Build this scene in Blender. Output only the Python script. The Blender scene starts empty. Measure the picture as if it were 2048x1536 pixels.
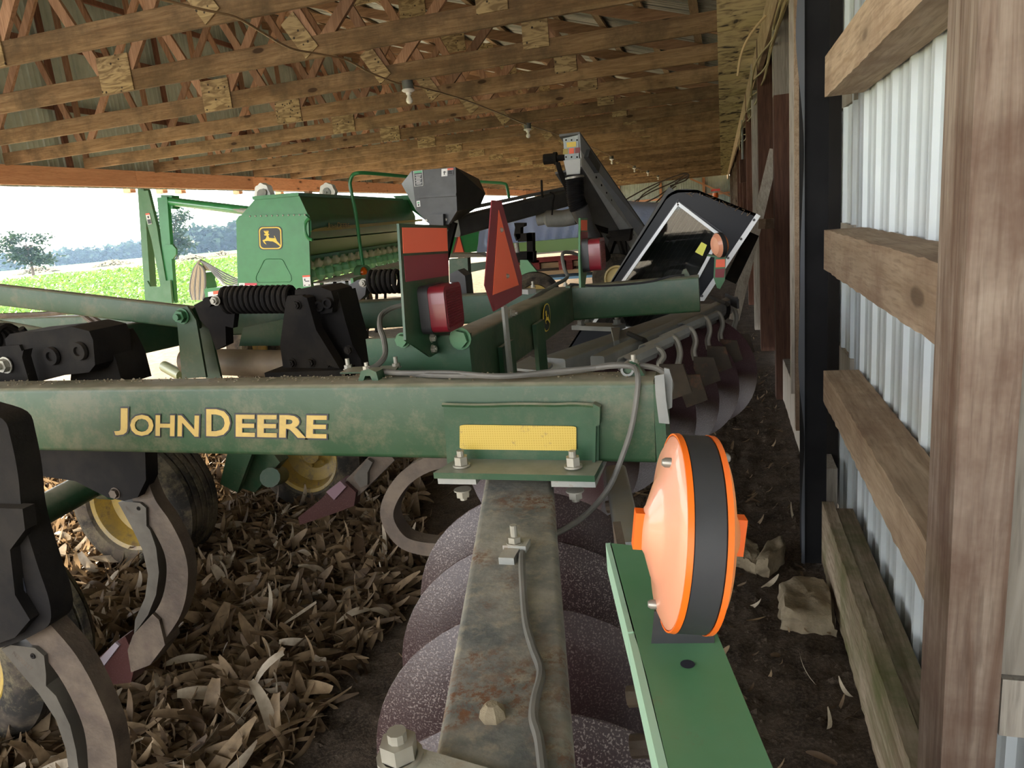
import bpy, math, random
import numpy as np
from mathutils import Vector, Matrix, noise
random.seed(7)
rnd = random.random
def U(a, b): return a + (b - a) * rnd()
C = bpy.context.scene.collection
# ------------------------------------------------------------------ camera
F = 1430.0; CAM = np.array([0.0, 0.0, 1.56])
def _cv(px, py): return np.array([(px - 1024) / F, -(py - 768) / F, -1.0])
_d = _cv(1443, 400); _d /= np.linalg.norm(_d)
_u = np.cross(_d, _cv(0, 536)); _u /= np.linalg.norm(_u)
if _u[1] < 0: _u = -_u
_x = np.cross(_d, _u); _x /= np.linalg.norm(_x)
ROT = np.array([_x, _d, _u])
def P(px, py, X=None, Y=None, Z=None, o=0):
    """the world point on a plane X=, Y= or Z= that was measured at this spot of the photograph"""
    r = ROT @ _cv(px, py)
    t = X / r[0] if X is not None else (Y / r[1] if Y is not None else (Z - CAM[2]) / r[2])
    return Vector(CAM + t * r)
cam = bpy.data.objects.new('camera', bpy.data.cameras.new('camera')); C.objects.link(cam)
cam.data.sensor_width = 36; cam.data.lens = F / 2048 * 36; cam.data.clip_start = .02; cam.data.clip_end = 1500
mw = Matrix(ROT.tolist()).to_4x4(); mw.translation = Vector(CAM); cam.matrix_world = mw
S = bpy.context.scene; S.camera = cam
S.view_settings.view_transform = 'Standard'; S.view_settings.look = 'None'
S.view_settings.exposure = 0.92; S.view_settings.gamma = 1
S.view_settings.use_curve_mapping = False
# ------------------------------------------------------------------ sky and sun
w = bpy.data.worlds.new('sky'); S.world = w; w.use_nodes = True
wn = w.node_tree.nodes; wl = w.node_tree.links; wn.clear()
wo = wn.new('ShaderNodeOutputWorld'); bg = wn.new('ShaderNodeBackground')
tc = wn.new('ShaderNodeTexCoord'); sp = wn.new('ShaderNodeSeparateXYZ'); cr = wn.new('ShaderNodeValToRGB')
wl.new(tc.outputs['Generated'], sp.inputs[0]); wl.new(sp.outputs['Z'], cr.inputs[0])
cr.color_ramp.elements[0].color = (.90, .95, 1, 1); cr.color_ramp.elements[0].position = 0
cr.color_ramp.elements[1].color = (.93, .96, 1, 1); cr.color_ramp.elements[1].position = .6
e_ = cr.color_ramp.elements.new(.08); e_.color = (.97, .98, 1, 1)
wl.new(cr.outputs[0], bg.inputs[0]); wl.new(bg.outputs[0], wo.inputs[0]); bg.inputs[1].default_value = 3.6
sun = bpy.data.objects.new('sun', bpy.data.lights.new('sun', 'SUN')); C.objects.link(sun)
sun.data.energy = 20; sun.data.angle = .012; sun.data.color = (1, .86, .66)
sun.rotation_euler = Vector((.90, -.30, -.335)).to_track_quat('-Z', 'Y').to_euler()   # light travels this way

# ------------------------------------------------------------------ materials
def newmat(name):
    m = bpy.data.materials.new(name); m.use_nodes = True
    nt = m.node_tree; b = nt.nodes['Principled BSDF']
    return m, nt, b
def N(nt, t, **k):
    n = nt.nodes.new(t)
    for a, v in k.items():
        if a in n.inputs.keys(): n.inputs[a].default_value = v
        else: setattr(n, a, v)
    return n
def mix(nt, fac, a, b, mode='MIX'):
    n = nt.nodes.new('ShaderNodeMix'); n.data_type = 'RGBA'; n.blend_type = mode
    for s, v in ((0, fac), (6, a), (7, b)):
        if hasattr(v, 'links'): nt.links.new(v, n.inputs[s])
        else: n.inputs[s].default_value = v if s == 0 else (*v, 1)
    return n.outputs[2]
def ramp(nt, src, lo, hi, a=0, b=1):
    n = nt.nodes.new('ShaderNodeMapRange'); n.clamp = True
    nt.links.new(src, n.inputs[0]); n.inputs[1].default_value = lo; n.inputs[2].default_value = hi
    n.inputs[3].default_value = a; n.inputs[4].default_value = b
    return n.outputs[0]
def mul(nt, a, b):
    n = nt.nodes.new('ShaderNodeMath'); n.operation = 'MULTIPLY'
    for i, v in enumerate((a, b)):
        if hasattr(v, 'links'): nt.links.new(v, n.inputs[i])
        else: n.inputs[i].default_value = v
    return n.outputs[0]
def coords(nt, scale=(1, 1, 1), rand=0):
    t = nt.nodes.new('ShaderNodeTexCoord'); mp = nt.nodes.new('ShaderNodeMapping')
    nt.links.new(t.outputs['Object'], mp.inputs[0]); mp.inputs[3].default_value = scale
    if rand:
        oi = nt.nodes.new('ShaderNodeObjectInfo'); m2 = mul(nt, oi.outputs['Random'], rand)
        cx = nt.nodes.new('ShaderNodeCombineXYZ')
        for i in range(3): nt.links.new(m2, cx.inputs[i])
        nt.links.new(cx.outputs[0], mp.inputs[1])
    return mp.outputs[0]
def noi(nt, vec, scale, detail=4, rough=.6, dist=0):
    n = N(nt, 'ShaderNodeTexNoise', Scale=scale, Detail=detail, Roughness=rough, Distortion=dist)
    nt.links.new(vec, n.inputs['Vector']); return n.outputs[0]
def bump(nt, b, h, s=.3, d=.01):
    n = N(nt, 'ShaderNodeBump', Strength=s, Distance=d); nt.links.new(h, n.inputs['Height']); nt.links.new(n.outputs[0], b.inputs['Normal'])
def paint(name, c, c2=None, rough=.45, metal=0, dust=.0, dustc=(.33, .30, .24), rust=0, rustc=(.16, .07, .035),
          sc=6, bp=.1, spec=.5, bsc=60, mixr=(.4, .65), dirt=0):
    m, nt, b = newmat(name); v = coords(nt)
    col = mix(nt, ramp(nt, noi(nt, v, sc), *mixr), c, c2 or tuple(x * .75 for x in c))
    if dirt:      # caked mud, blotchy
        col = mix(nt, mul(nt, ramp(nt, noi(nt, v, 4.5, 12, .82), .49, .60), dirt), col, (.15, .125, .075))
    if rust: col = mix(nt, mul(nt, ramp(nt, noi(nt, v, 9, 8, .75), .62 - .12 * rust, .66), min(1, rust + .2)), col, rustc)
    if dust:      # dust lies on whatever faces up
        g = nt.nodes.new('ShaderNodeNewGeometry'); s = nt.nodes.new('ShaderNodeSeparateXYZ'); nt.links.new(g.outputs['Normal'], s.inputs[0])
        up = ramp(nt, s.outputs[2], .25, .9, 0, dust)
        col = mix(nt, mul(nt, up, ramp(nt, noi(nt, v, 14, 6), .3, .6, .5, 1)), col, dustc)
        b.inputs['Coat Weight'].default_value = 0
    nt.links.new(col, b.inputs['Base Color'])
    b.inputs['Roughness'].default_value = rough; b.inputs['Metallic'].default_value = metal
    b.inputs['Specular IOR Level'].default_value = spec
    if bp: bump(nt, b, noi(nt, v, bsc, 6), bp, .004)
    return m
def wood(name, c1, c2, axis=0, knots=.9, rough=.8, sat=None, stain=None, rand=40, fine=1.0, knotc=(.035, .018, .01)):
    m, nt, b = newmat(name)
    s = [14 * fine, 14 * fine, 14 * fine]; s[axis] = .9
    v = coords(nt, tuple(s), rand); v1 = coords(nt, (1, 1, 1), rand)
    g = noi(nt, v, 1.6, 7, .62, 1.2)
    col = mix(nt, ramp(nt, g, .34, .66), c1, c2)
    g2 = noi(nt, v, 9, 3, .5, .4)
    col = mix(nt, ramp(nt, g2, .48, .75, 0, .55), col, tuple(x * .5 for x in c1))
    if stain: col = mix(nt, ramp(nt, noi(nt, v1, 2.3, 6, .7), .45, .65, 0, .75), col, stain)
    oi = nt.nodes.new('ShaderNodeObjectInfo')
    hv = nt.nodes.new('ShaderNodeHueSaturation'); nt.links.new(col, hv.inputs['Color'])
    nt.links.new(ramp(nt, oi.outputs['Random'], 0, 1, .62, 1.30), hv.inputs['Value'])
    col = hv.outputs[0]
    if knots:
        ks = [4.6, 4.6, 4.6]; ks[axis] = 1.8; ks[1 if axis == 0 else (0 if axis == 1 else 1)] = .02 if axis < 2 else .4
        vk = coords(nt, tuple(ks), rand)
        vo = N(nt, 'ShaderNodeTexVoronoi', Scale=1.0, Randomness=1.0); nt.links.new(vk, vo.inputs['Vector'])
        kk = ramp(nt, vo.outputs['Distance'], .085, .115, knots, 0)
        ring = ramp(nt, vo.outputs['Distance'], .10, .24, .45, 0)
        col = mix(nt, ring, col, tuple(x * .55 for x in c1)); col = mix(nt, kk, col, knotc)
    nt.links.new(col, b.inputs['Base Color']); b.inputs['Roughness'].default_value = rough
    b.inputs['Specular IOR Level'].default_value = .25
    bump(nt, b, g, .35, .006)
    return m
def plain(name, c, rough=.6, metal=0, spec=.5, emit=0, trans=0, coat=0):
    m, nt, b = newmat(name); b.inputs['Base Color'].default_value = (*c, 1)
    b.inputs['Roughness'].default_value = rough; b.inputs['Metallic'].default_value = metal
    b.inputs['Specular IOR Level'].default_value = spec; b.inputs['Transmission Weight'].default_value = trans
    if emit: b.inputs['Emission Color'].default_value = (*c, 1); b.inputs['Emission Strength'].default_value = emit
    b.inputs['Coat Weight'].default_value = coat
    return m
def speckle(name, c, c2, lo, hi, sc, rough=.5, big=(.45, .6), spec=.5):
    m, nt, b = newmat(name); v = coords(nt)
    n1 = ramp(nt, noi(nt, v, sc, 2, .5), lo, hi); n2 = ramp(nt, noi(nt, v, 3, 3), big[0], big[1], .35, 1)
    nt.links.new(mix(nt, mul(nt, n1, n2), c, c2), b.inputs['Base Color']); b.inputs['Roughness'].default_value = rough
    b.inputs['Specular IOR Level'].default_value = spec
    bump(nt, b, noi(nt, v, sc * .6, 4), .25, .003); return m
def leafmat(name, c1, c2, trl=.35, objrand=True, rough=.6):
    m, nt, b = newmat(name)
    if objrand:
        g = nt.nodes.new('ShaderNodeNewGeometry')
        f = g.outputs['Random Per Island']
    v = coords(nt); n = noi(nt, v, 25, 4)
    col = mix(nt, f, c1, c2); col = mix(nt, ramp(nt, n, .4, .7, 0, .5), col, tuple(x * .5 for x in c1))
    nt.links.new(col, b.inputs['Base Color']); b.inputs['Roughness'].default_value = rough
    b.inputs['Specular IOR Level'].default_value = .3
    tr = nt.nodes.new('ShaderNodeBsdfTranslucent'); nt.links.new(col, tr.inputs[0])
    ms = nt.nodes.new('ShaderNodeMixShader'); ms.inputs[0].default_value = trl
    nt.links.new(b.outputs[0], ms.inputs[1]); nt.links.new(tr.outputs[0], ms.inputs[2])
    nt.links.new(ms.outputs[0], nt.nodes['Material Output'].inputs[0]); return m

GREEN = paint('green_paint_dusty', (.010, .052, .018), (.018, .064, .027), .42, dust=.85, dustc=(.27, .25, .19), dirt=.22)
GREENB = paint('green_paint_faded_dusty', (.016, .052, .019), (.028, .066, .029), .45, dust=.9, dustc=(.27, .24, .175), dirt=.45)
GREEND = paint('green_paint_dark', (.010, .045, .020), (.016, .06, .028), .5, dust=.5, dirt=.15)
GREENL = paint('green_paint_clean', (.035, .23, .075), (.03, .20, .065), .28, bp=.02)
GREENM = paint('green_paint_arm', (.065, .18, .08), (.09, .21, .11), .45, rust=.12, bp=.05)
def tubemat():
    m, nt, b = newmat('mottled_rusty_tube'); v = coords(nt)
    col = mix(nt, ramp(nt, noi(nt, v, 9, 6, .65), .35, .65), (.10, .105, .10), (.30, .275, .225))
    col = mix(nt, ramp(nt, noi(nt, v, 30, 6, .7), .5, .68, 0, .6), col, (.38, .32, .22))
    col = mix(nt, mul(nt, ramp(nt, noi(nt, v, 5, 3), .50, .62), ramp(nt, noi(nt, v, 75, 6, .8), .46, .56)), col, (.15, .07, .035))
    nt.links.new(col, b.inputs['Base Color']); b.inputs['Roughness'].default_value = .6; b.inputs['Specular IOR Level'].default_value = .35
    bump(nt, b, noi(nt, v, 60, 6), .35, .004); return m
TUBEM = tubemat()
GALV = paint('weathered_grey_steel', (.23, .235, .22), (.34, .33, .29), .55, dust=.55, dustc=(.36, .31, .22), rust=.55, sc=9, bp=.25, rustc=(.17, .09, .045))
STEELG = paint('grey_painted_steel', (.17, .175, .17), (.24, .24, .225), .55, dust=.75, dustc=(.20, .165, .11), bp=.15)
BLACKS = paint('black_cast_steel', (.009, .008, .008), (.020, .017, .014), .8, spec=.15, dust=.2, dustc=(.12, .09, .06), bp=.3)
SHANK = paint('rust_brown_shank', (.060, .042, .030), (.11, .080, .055), .6, rust=.5, bp=.5, sc=12, rustc=(.07, .045, .035))
SHIN = paint('grey_wear_steel', (.06, .052, .042), (.10, .088, .07), .5, bp=.3)
REDST = speckle('maroon_speckled_point', (.05, .018, .016), (.22, .16, .14), .62, .7, 260, .35)
DISC = speckle('maroon_speckled_disc', (.030, .013, .013), (.19, .15, .135), .55, .63, 300, .4)
DISC2 = speckle('maroon_glossy_disc', (.050, .022, .026), (.22, .18, .18), .6, .7, 330, .30)
BOLT = paint('dusty_zinc', (.42, .40, .34), (.30, .28, .23), .45, .5, dust=.5, rust=.2)
BOLTG = paint('green_bolt', (.05, .17, .07), None, .4, dust=.2)
RUBBER = paint('tyre_rubber', (.026, .023, .020), (.085, .066, .048), .9, spec=.2, dust=.2, dirt=.75, bp=.5, mixr=(.45, .6))
RIM = paint('yellow_rim', (.40, .27, .05), (.28, .19, .05), .5, rust=.35, dirt=.85)
YEL = paint('decal_yellow', (.50, .34, .09), (.42, .28, .07), .5, dirt=.28)
YELC = plain('decal_yellow_clean', (.85, .60, .06), .4)
NAVY = plain('decal_black', (.02, .022, .03), .4)
ORR = plain('orange_reflector', (1.0, .17, .085), .5); REDR = plain('red_reflector', (.24, .035, .045), .45)
LENS = plain('red_lens', (.16, .010, .018), .3, coat=.2)
AMB, nt_, b_ = newmat('amber_lens'); b_.inputs['Base Color'].default_value = (.95, .27, .06, 1); b_.inputs['Roughness'].default_value = .42
b_.inputs['Subsurface Weight'].default_value = .5; b_.inputs['Subsurface Scale'].default_value = .02; b_.inputs['Subsurface Radius'].default_value = (1, .4, .1)
AMBE = plain('amber_rim', (.85, .15, .01), .3)
AMBP = plain('frosted_amber', (.70, .30, .18), .35, coat=.3)
BLK = paint('black_plastic', (.018, .018, .02), (.03, .03, .032), .5, bp=.05)
WIRE = paint('grey_cable', (.095, .09, .08), (.15, .14, .12), .6, bp=.05)
CHROME = plain('galvanised_rod', (.30, .285, .25), .4, .6)
WHITE = plain('white_paint', (.75, .76, .76), .5)
SILV = paint('siding_white', (.70, .76, .78), (.62, .68, .71), .38, bp=.02, sc=2)
SIDG = paint('siding_green_grey', (.40, .46, .42), (.32, .38, .35), .5, metal=.0, sc=3)
ROOF = paint('galvanised_roof', (.36, .40, .36), (.25, .28, .26), .38, metal=.6, sc=3, bp=.05)
WCH = wood('chord_wood', (.19, .115, .058), (.32, .215, .12), 0, stain=(.085, .06, .035))
WCT = wood('topchord_wood', (.22, .13, .075), (.35, .22, .13), 0)
WWEB = wood('web_wood', (.24, .135, .08), (.38, .23, .145), 2, knots=0)
WPUR = wood('purlin_wood', (.22, .15, .09), (.36, .26, .16), 1, knots=0)
WHDR = wood('header_wood', (.55, .27, .15), (.68, .37, .22), 1, knots=.7)
WPOST = wood('post_wood', (.15, .095, .065), (.34, .27, .21), 2, stain=(.11, .06, .04), knots=.85)
WPOSTR = wood('post_red_wood', (.10, .045, .03), (.17, .085, .055), 2, knots=0)
WGIRT = wood('girt_wood', (.36, .25, .16), (.52, .39, .27), 1, stain=(.24, .15, .10), knots=.5)
WGREY = wood('grey_plank', (.30, .26, .21), (.42, .38, .32), 2, knots=0)
WBASE = wood('base_board_wood', (.22, .16, .10), (.46, .37, .27), 1, stain=(.10, .12, .035), knots=.4)
def plymat():
    m, nt, b = newmat('plywood'); v = coords(nt, (2, 2, 8), 30); g = noi(nt, v, 2.0, 3, .5, 2.2)
    col = mix(nt, ramp(nt, g, .42, .60), (.36, .27, .14), (.17, .115, .055))
    vk = coords(nt, (1, 1, 1), 30); vo = N(nt, 'ShaderNodeTexVoronoi', Scale=17.0); nt.links.new(vk, vo.inputs['Vector'])
    col = mix(nt, ramp(nt, vo.outputs['Distance'], .15, .21, 1, 0), col, (.03, .02, .012))
    nt.links.new(col, b.inputs['Base Color']); b.inputs['Roughness'].default_value = .8; bump(nt, b, g, .3, .004); return m
PLY = plymat()
def heelmat():
    m, nt, b = newmat('streaked_plywood'); v = coords(nt, (5, 1, 26), 30); g = noi(nt, v, 1.0, 3, .5, 1.0)
    col = mix(nt, ramp(nt, g, .46, .60), (.34, .27, .135), (.20, .15, .075)); col = mix(nt, ramp(nt, g, .60, .66), col, (.035, .025, .015))
    nt.links.new(col, b.inputs['Base Color']); b.inputs['Roughness'].default_value = .85; return m
PLYH = heelmat()
def soilmat(name, c1, c2, sc=7):
    m, nt, b = newmat(name); v = coords(nt)
    n1 = noi(nt, v, sc, 10, .7); n2 = noi(nt, v, 90, 6, .7)
    col = mix(nt, ramp(nt, n1, .38, .62), c1, c2); col = mix(nt, ramp(nt, n2, .45, .7, 0, .6), col, tuple(min(1, x * 1.9) for x in c2))
    nt.links.new(col, b.inputs['Base Color']); b.inputs['Roughness'].default_value = .95; b.inputs['Specular IOR Level'].default_value = .15
    bump(nt, b, n2, .9, .02); return m
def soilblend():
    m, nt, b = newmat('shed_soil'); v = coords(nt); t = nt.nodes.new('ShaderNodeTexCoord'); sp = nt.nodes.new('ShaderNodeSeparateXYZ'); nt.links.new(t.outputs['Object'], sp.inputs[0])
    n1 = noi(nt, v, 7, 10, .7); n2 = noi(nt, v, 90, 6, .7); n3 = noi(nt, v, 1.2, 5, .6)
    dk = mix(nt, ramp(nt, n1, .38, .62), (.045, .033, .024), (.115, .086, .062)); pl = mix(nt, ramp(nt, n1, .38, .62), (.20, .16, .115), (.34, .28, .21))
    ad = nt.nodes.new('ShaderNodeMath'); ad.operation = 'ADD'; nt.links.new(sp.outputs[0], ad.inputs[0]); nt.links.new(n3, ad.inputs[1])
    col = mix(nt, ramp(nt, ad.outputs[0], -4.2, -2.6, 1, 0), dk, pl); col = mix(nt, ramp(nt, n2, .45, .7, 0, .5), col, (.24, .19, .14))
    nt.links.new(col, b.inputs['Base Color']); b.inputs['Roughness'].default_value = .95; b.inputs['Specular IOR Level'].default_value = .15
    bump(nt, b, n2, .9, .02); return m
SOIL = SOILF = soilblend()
SOILO = soilmat('pale_yard_gravel', (.42, .35, .27), (.58, .50, .40), 3)
FIELDG = soilmat('field_green', (.05, .10, .02), (.08, .15, .03), 2)
STONE = paint('rough_sandstone', (.20, .16, .105), (.30, .25, .17), .95, bp=1.0, sc=12, bsc=55, dirt=.3, spec=.2)
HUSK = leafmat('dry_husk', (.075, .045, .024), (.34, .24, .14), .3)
BEAN = leafmat('bean_leaf', (.06, .14, .025), (.16, .26, .055), .4)
TREEL = leafmat('tree_leaf', (.022, .045, .022), (.04, .07, .03), .25)
TARP, nt_, b_ = newmat('blue_tarp'); b_.inputs['Base Color'].default_value = (.52, .64, .97, 1); b_.inputs['Roughness'].default_value = .45
bump(nt_, b_, noi(nt_, coords(nt_, (1, 1, 1)), 3, 6), .5, .06)
GLASS = plain('window_glass', (.75, .78, .78), .05, trans=.95)
BLUE = plain('blue_paint', (.20, .42, .62), .5); CREAM = plain('cream_hull', (.72, .66, .52), .4); REDP = wood('red_painted_boards', (.20, .03, .03), (.34, .08, .07), 0, knots=0)
LIME = plain('lime_green', (.22, .60, .10), .4); GRV = plain('trim_green', (.20, .42, .08), .4)

# ------------------------------------------------------------------ mesh helpers
class MB:
    def __init__(s): s.v = []; s.f = []
    def add(s, vs, fs):
        n = len(s.v); s.v += [tuple(v) for v in vs]; s.f += [tuple(i + n for i in f) for f in fs]; return s
    def hexa(s, a, b):          # two quads (lists of 4 points)
        return s.add(list(a) + list(b), [(3, 2, 1, 0), (4, 5, 6, 7), (0, 1, 5, 4), (1, 2, 6, 5), (2, 3, 7, 6), (3, 0, 4, 7)])
    def box(s, x0, x1, y0, y1, z0, z1):
        return s.hexa([(x0, y0, z0), (x1, y0, z0), (x1, y1, z0), (x0, y1, z0)], [(x0, y0, z1), (x1, y0, z1), (x1, y1, z1), (x0, y1, z1)])
    def prism(s, pts, d):       # planar polygon pushed along d
        n = len(pts); d = Vector(d); a = [Vector(p) for p in pts]; b = [p + d for p in a]
        return s.add(a + b, [tuple(range(n))[::-1], tuple(range(n, 2 * n))] + [(i, (i + 1) % n, n + (i + 1) % n, n + i) for i in range(n)])
    def bar(s, p0, p1, w, h, up=(0, 0, 1), r=0):   # centre line, width across, height along up
        p0 = Vector(p0); p1 = Vector(p1); t = (p1 - p0).normalized(); sd = t.cross(Vector(up)).normalized(); u = sd.cross(t).normalized()
        if r:
            pr = []
            for cx, cy, a0 in ((w/2-r, h/2-r, 0), (-w/2+r, h/2-r, 90), (-w/2+r, -h/2+r, 180), (w/2-r, -h/2+r, 270)):
                for k in range(4):
                    a = math.radians(a0 + 30 * k); pr.append((cx + r * math.cos(a), cy + r * math.sin(a)))
        else: pr = [(w/2, h/2), (-w/2, h/2), (-w/2, -h/2), (w/2, -h/2)]
        n = len(pr); a = [p0 + sd * x + u * y for x, y in pr]; b = [p1 + sd * x + u * y for x, y in pr]
        return s.add(a + b, [tuple(range(n)), tuple(range(n, 2 * n))[::-1]] + [(i, n + i, n + (i + 1) % n, (i + 1) % n) for i in range(n)])
    def tube(s, pts, r, n=10, caps=True):
        pts = [Vector(p) for p in pts]; rings = []; rr = r if isinstance(r, (list, tuple)) else [r] * len(pts)
        t = (pts[1] - pts[0]).normalized(); a = t.orthogonal().normalized()
        for i, p in enumerate(pts):
            t2 = (pts[min(i + 1, len(pts) - 1)] - pts[max(i - 1, 0)]).normalized()
            a = (a - t2 * a.dot(t2)).normalized(); b = t2.cross(a)
            rings.append([p + (a * math.cos(2 * math.pi * k / n) + b * math.sin(2 * math.pi * k / n)) * rr[i] for k in range(n)])
        fs = []
        for i in range(len(pts) - 1):
            for k in range(n): fs.append((i * n + k, i * n + (k + 1) % n, (i + 1) * n + (k + 1) % n, (i + 1) * n + k))
        if caps: fs += [tuple(range(n))[::-1], tuple(range((len(pts) - 1) * n, len(pts) * n))]
        return s.add([v for q in rings for v in q], fs)
    def lathe(s, c, ax, prof, n=32, close=False):    # prof: (along axis, radius)
        c = Vector(c); ax = Vector(ax).normalized(); a = ax.orthogonal().normalized(); b = ax.cross(a); m = len(prof); vs = []
        for k in range(n):
            th = 2 * math.pi * k / n; d = a * math.cos(th) + b * math.sin(th)
            vs += [c + ax * z + d * r for z, r in prof]
        fs = []
        for k in range(n):
            for i in range(m if close else m - 1):
                j = (i + 1) % m; fs.append((k * m + i, ((k + 1) % n) * m + i, ((k + 1) % n) * m + j, k * m + j))
        return s.add(vs, fs)
    def bolt(s, p, ax, r=.012, h=.012, stud=.015):
        ax = Vector(ax).normalized(); p = Vector(p)
        s.lathe(p, ax, [(0, 0), (0, r * 1.45), (h * .2, r * 1.45), (h * .2, r * 1.15)], 14)
        a = ax.orthogonal().normalized(); b = ax.cross(a)
        q = [p + ax * h * .2 + (a * math.cos(math.pi * k / 3) + b * math.sin(math.pi * k / 3)) * r * 1.15 for k in range(6)]
        s.prism(q, ax * h)
        if stud: s.lathe(p + ax * h, ax, [(0, r * .6), (stud, r * .6), (stud, 0)], 10)
        return s
    def quad(s, a, b, c, d): return s.add([a, b, c, d], [(0, 1, 2, 3)])
LOC = {}
def link(o, parent):
    C.objects.link(o)
    if parent: o.parent = parent; LOC[o.name] = LOC[parent.name]
def obj(name, mb, mat, parent=None, origin=None, label=None, sharp=35):
    L = Vector(LOC[parent.name]) if parent else Vector(origin or (0, 0, 0))
    me = bpy.data.meshes.new(name)
    if isinstance(mb, MB):
        me.from_pydata([tuple(Vector(v) - L) for v in mb.v], [], mb.f)
    else: me = mb; me.transform(Matrix.Translation(-L))
    me.polygons.foreach_set('use_smooth', [True] * len(me.polygons)); me.set_sharp_from_angle(angle=math.radians(sharp))
    me.materials.append(mat); me.update()
    o = bpy.data.objects.new(name, me); link(o, parent)
    if not parent: o.location = L; LOC[o.name] = tuple(L)
    if label: o['label'] = label
    return o
def fixn(o):
    import bmesh
    bm = bmesh.new(); bm.from_mesh(o.data); bmesh.ops.recalc_face_normals(bm, faces=bm.faces); bm.to_mesh(o.data); bm.free(); return o
def tag(o, label, cat, group=None, kind=None):
    o['label'] = label; o['category'] = cat
    if group: o['group'] = group
    if kind: o['kind'] = kind
    return o
def thing(name, label, cat, loc, group=None):
    o = bpy.data.objects.new(name, None); o.empty_display_size = .2; C.objects.link(o); o.location = loc; LOC[o.name] = tuple(loc)
    return tag(o, label, cat, group)
def struct(o): o['kind'] = 'structure'; return o
def pY(pts, Y): return [P(x, y, Y=Y) for x, y in pts]
def pX(pts, X): return [P(x, y, X=X) for x, y in pts]
def sm(pts, n=4): return [(v.x, v.y) for v in smooth(pts, n)]
def slab(pts, th, Y=None, X=None):       # outline on a plane, with its thickness behind it
    m = MB()
    if Y is not None: m.prism(pY(pts, Y), (0, th, 0))
    else: m.prism(pX(pts, X), (-th, 0, 0))
    return m
def band(cpts, wid, Y, th):              # curved flat bar in a plane Y = const; centre line and width in photo units
    w3 = wid if isinstance(wid, (list, tuple)) else [wid] * len(cpts)
    q3 = smooth([(a[0], a[1], b * 1000) for a, b in zip(cpts, w3)], 5)
    c = pY([(v.x, v.y) for v in q3], Y); n = len(c); L = []; R = []; k = [v.z / 1000 for v in q3]
    for i in range(n):
        t = (c[min(i + 1, n - 1)] - c[max(i - 1, 0)]).normalized(); s = Vector((t.z, 0, -t.x)); L.append(c[i] + s * k[i] / 2); R.append(c[i] - s * k[i] / 2)
    d = Vector((0, th, 0)); vs = []
    for i in range(n): vs += [L[i], R[i], R[i] + d, L[i] + d]
    return MB().add(vs, [(4*i+a, 4*i+(a+1)%4, 4*i+4+(a+1)%4, 4*i+4+a) for i in range(n-1) for a in range(4)] + [(0,1,2,3), (4*n-1,4*n-2,4*n-3,4*n-4)])
def smooth(pts, n=6):                    # catmull-rom through pixel or world points
    p = [Vector(q if len(q) == 3 else (*q, 0)) for q in pts]; p = [p[0] * 2 - p[1]] + p + [p[-1] * 2 - p[-2]]; out = []
    for i in range(1, len(p) - 2):
        for k in range(n):
            t = k / n; a, b, c, d = p[i - 1:i + 3]
            out.append(.5 * ((2 * b) + (c - a) * t + (2 * a - 5 * b + 4 * c - d) * t * t + (3 * b - a - 3 * c + d) * t ** 3))
    out.append(p[-2]); return out
def quadmap(TL, TR, BL):
    TL, TR, BL = Vector(TL), Vector(TR), Vector(BL)
    return lambda u, v: TL + (TR - TL) * u + (BL - TL) * v
def text(body, TL, TR, BL, mat, parent, name='lettering', off=0.0, lift=0.0):
    cu = bpy.data.curves.new('t', 'FONT'); cu.body = body; cu.offset = off; cu.resolution_u = 3
    o = bpy.data.objects.new('t', cu); me = bpy.data.meshes.new_from_object(o); bpy.data.objects.remove(o)
    co = np.array([v.co[:] for v in me.vertices]); me2 = None
    if text.box is None:
        mn = co.min(0); mx = co.max(0)
    else: mn, mx = text.box
    text.last = (mn, mx)
    TL, TR, BL = Vector(TL), Vector(TR), Vector(BL)
    nrm = (TR - TL).cross(TL - BL).normalized() * lift
    for v in me.vertices:
        u = (v.co.x - mn[0]) / (mx[0] - mn[0]); t = 1 - (v.co.y - mn[1]) / (mx[1] - mn[1]); v.co = TL + (TR - TL) * u + (BL - TL) * t + nrm
    return obj(name, me, mat, parent)
text.box = None
STAG = [(437,480),(446,500),(455,503),(440,508),(445,516),(458,516),(456,530),(447,542),(428,549),(440,570),(455,580),(450,568),(441,556),(462,553),(480,556),(500,558),(520,570),(548,592),(553,590),(545,575),(528,555),(522,540),(512,518),(508,520),(515,535),(495,535),(475,532),(470,515),(478,510),(474,504),(468,502),(474,490),(468,478),(464,492),(460,478),(455,492),(448,478),(446,488)]
def rrect(n=5, r=.18, bulge=.03):
    o = []
    for cx, cy, a0 in ((1 - r, r, -90), (1 - r, 1 - r, 0), (r, 1 - r, 90), (r, r, 180)):
        for k in range(n):
            a = math.radians(a0 + 90 * k / (n - 1)); o.append((cx + r * math.cos(a), cy + r * math.sin(a)))
    return o
def emblem(TL, TR, BL, n, parent):
    q = quadmap(TL, TR, BL); n = Vector(n)
    sh = rrect()
    def sc(k): return [(.5 + (x - .5) * k, .5 + (y - .5) * k) for x, y in sh]
    e = obj('emblem', MB().prism([q(*p) + n * .001 for p in sh], n * .001), NAVY, parent)
    ring = MB(); a = [q(*p) + n * .0026 for p in sc(.93)]; b = [q(*p) + n * .0026 for p in sc(.84)]; k = len(a)
    ring.add(a + b, [(i, (i + 1) % k, k + (i + 1) % k, k + i) for i in range(k)])
    obj('emblem_border', ring, YELC, parent)
    st = [((x - 400) / 165, (y - 452) / 165) for x, y in STAG]
    obj('leaping_stag', MB().prism([q(*p) + n * .0026 for p in st], n * .0008), YELC, parent)
    return e
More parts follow.
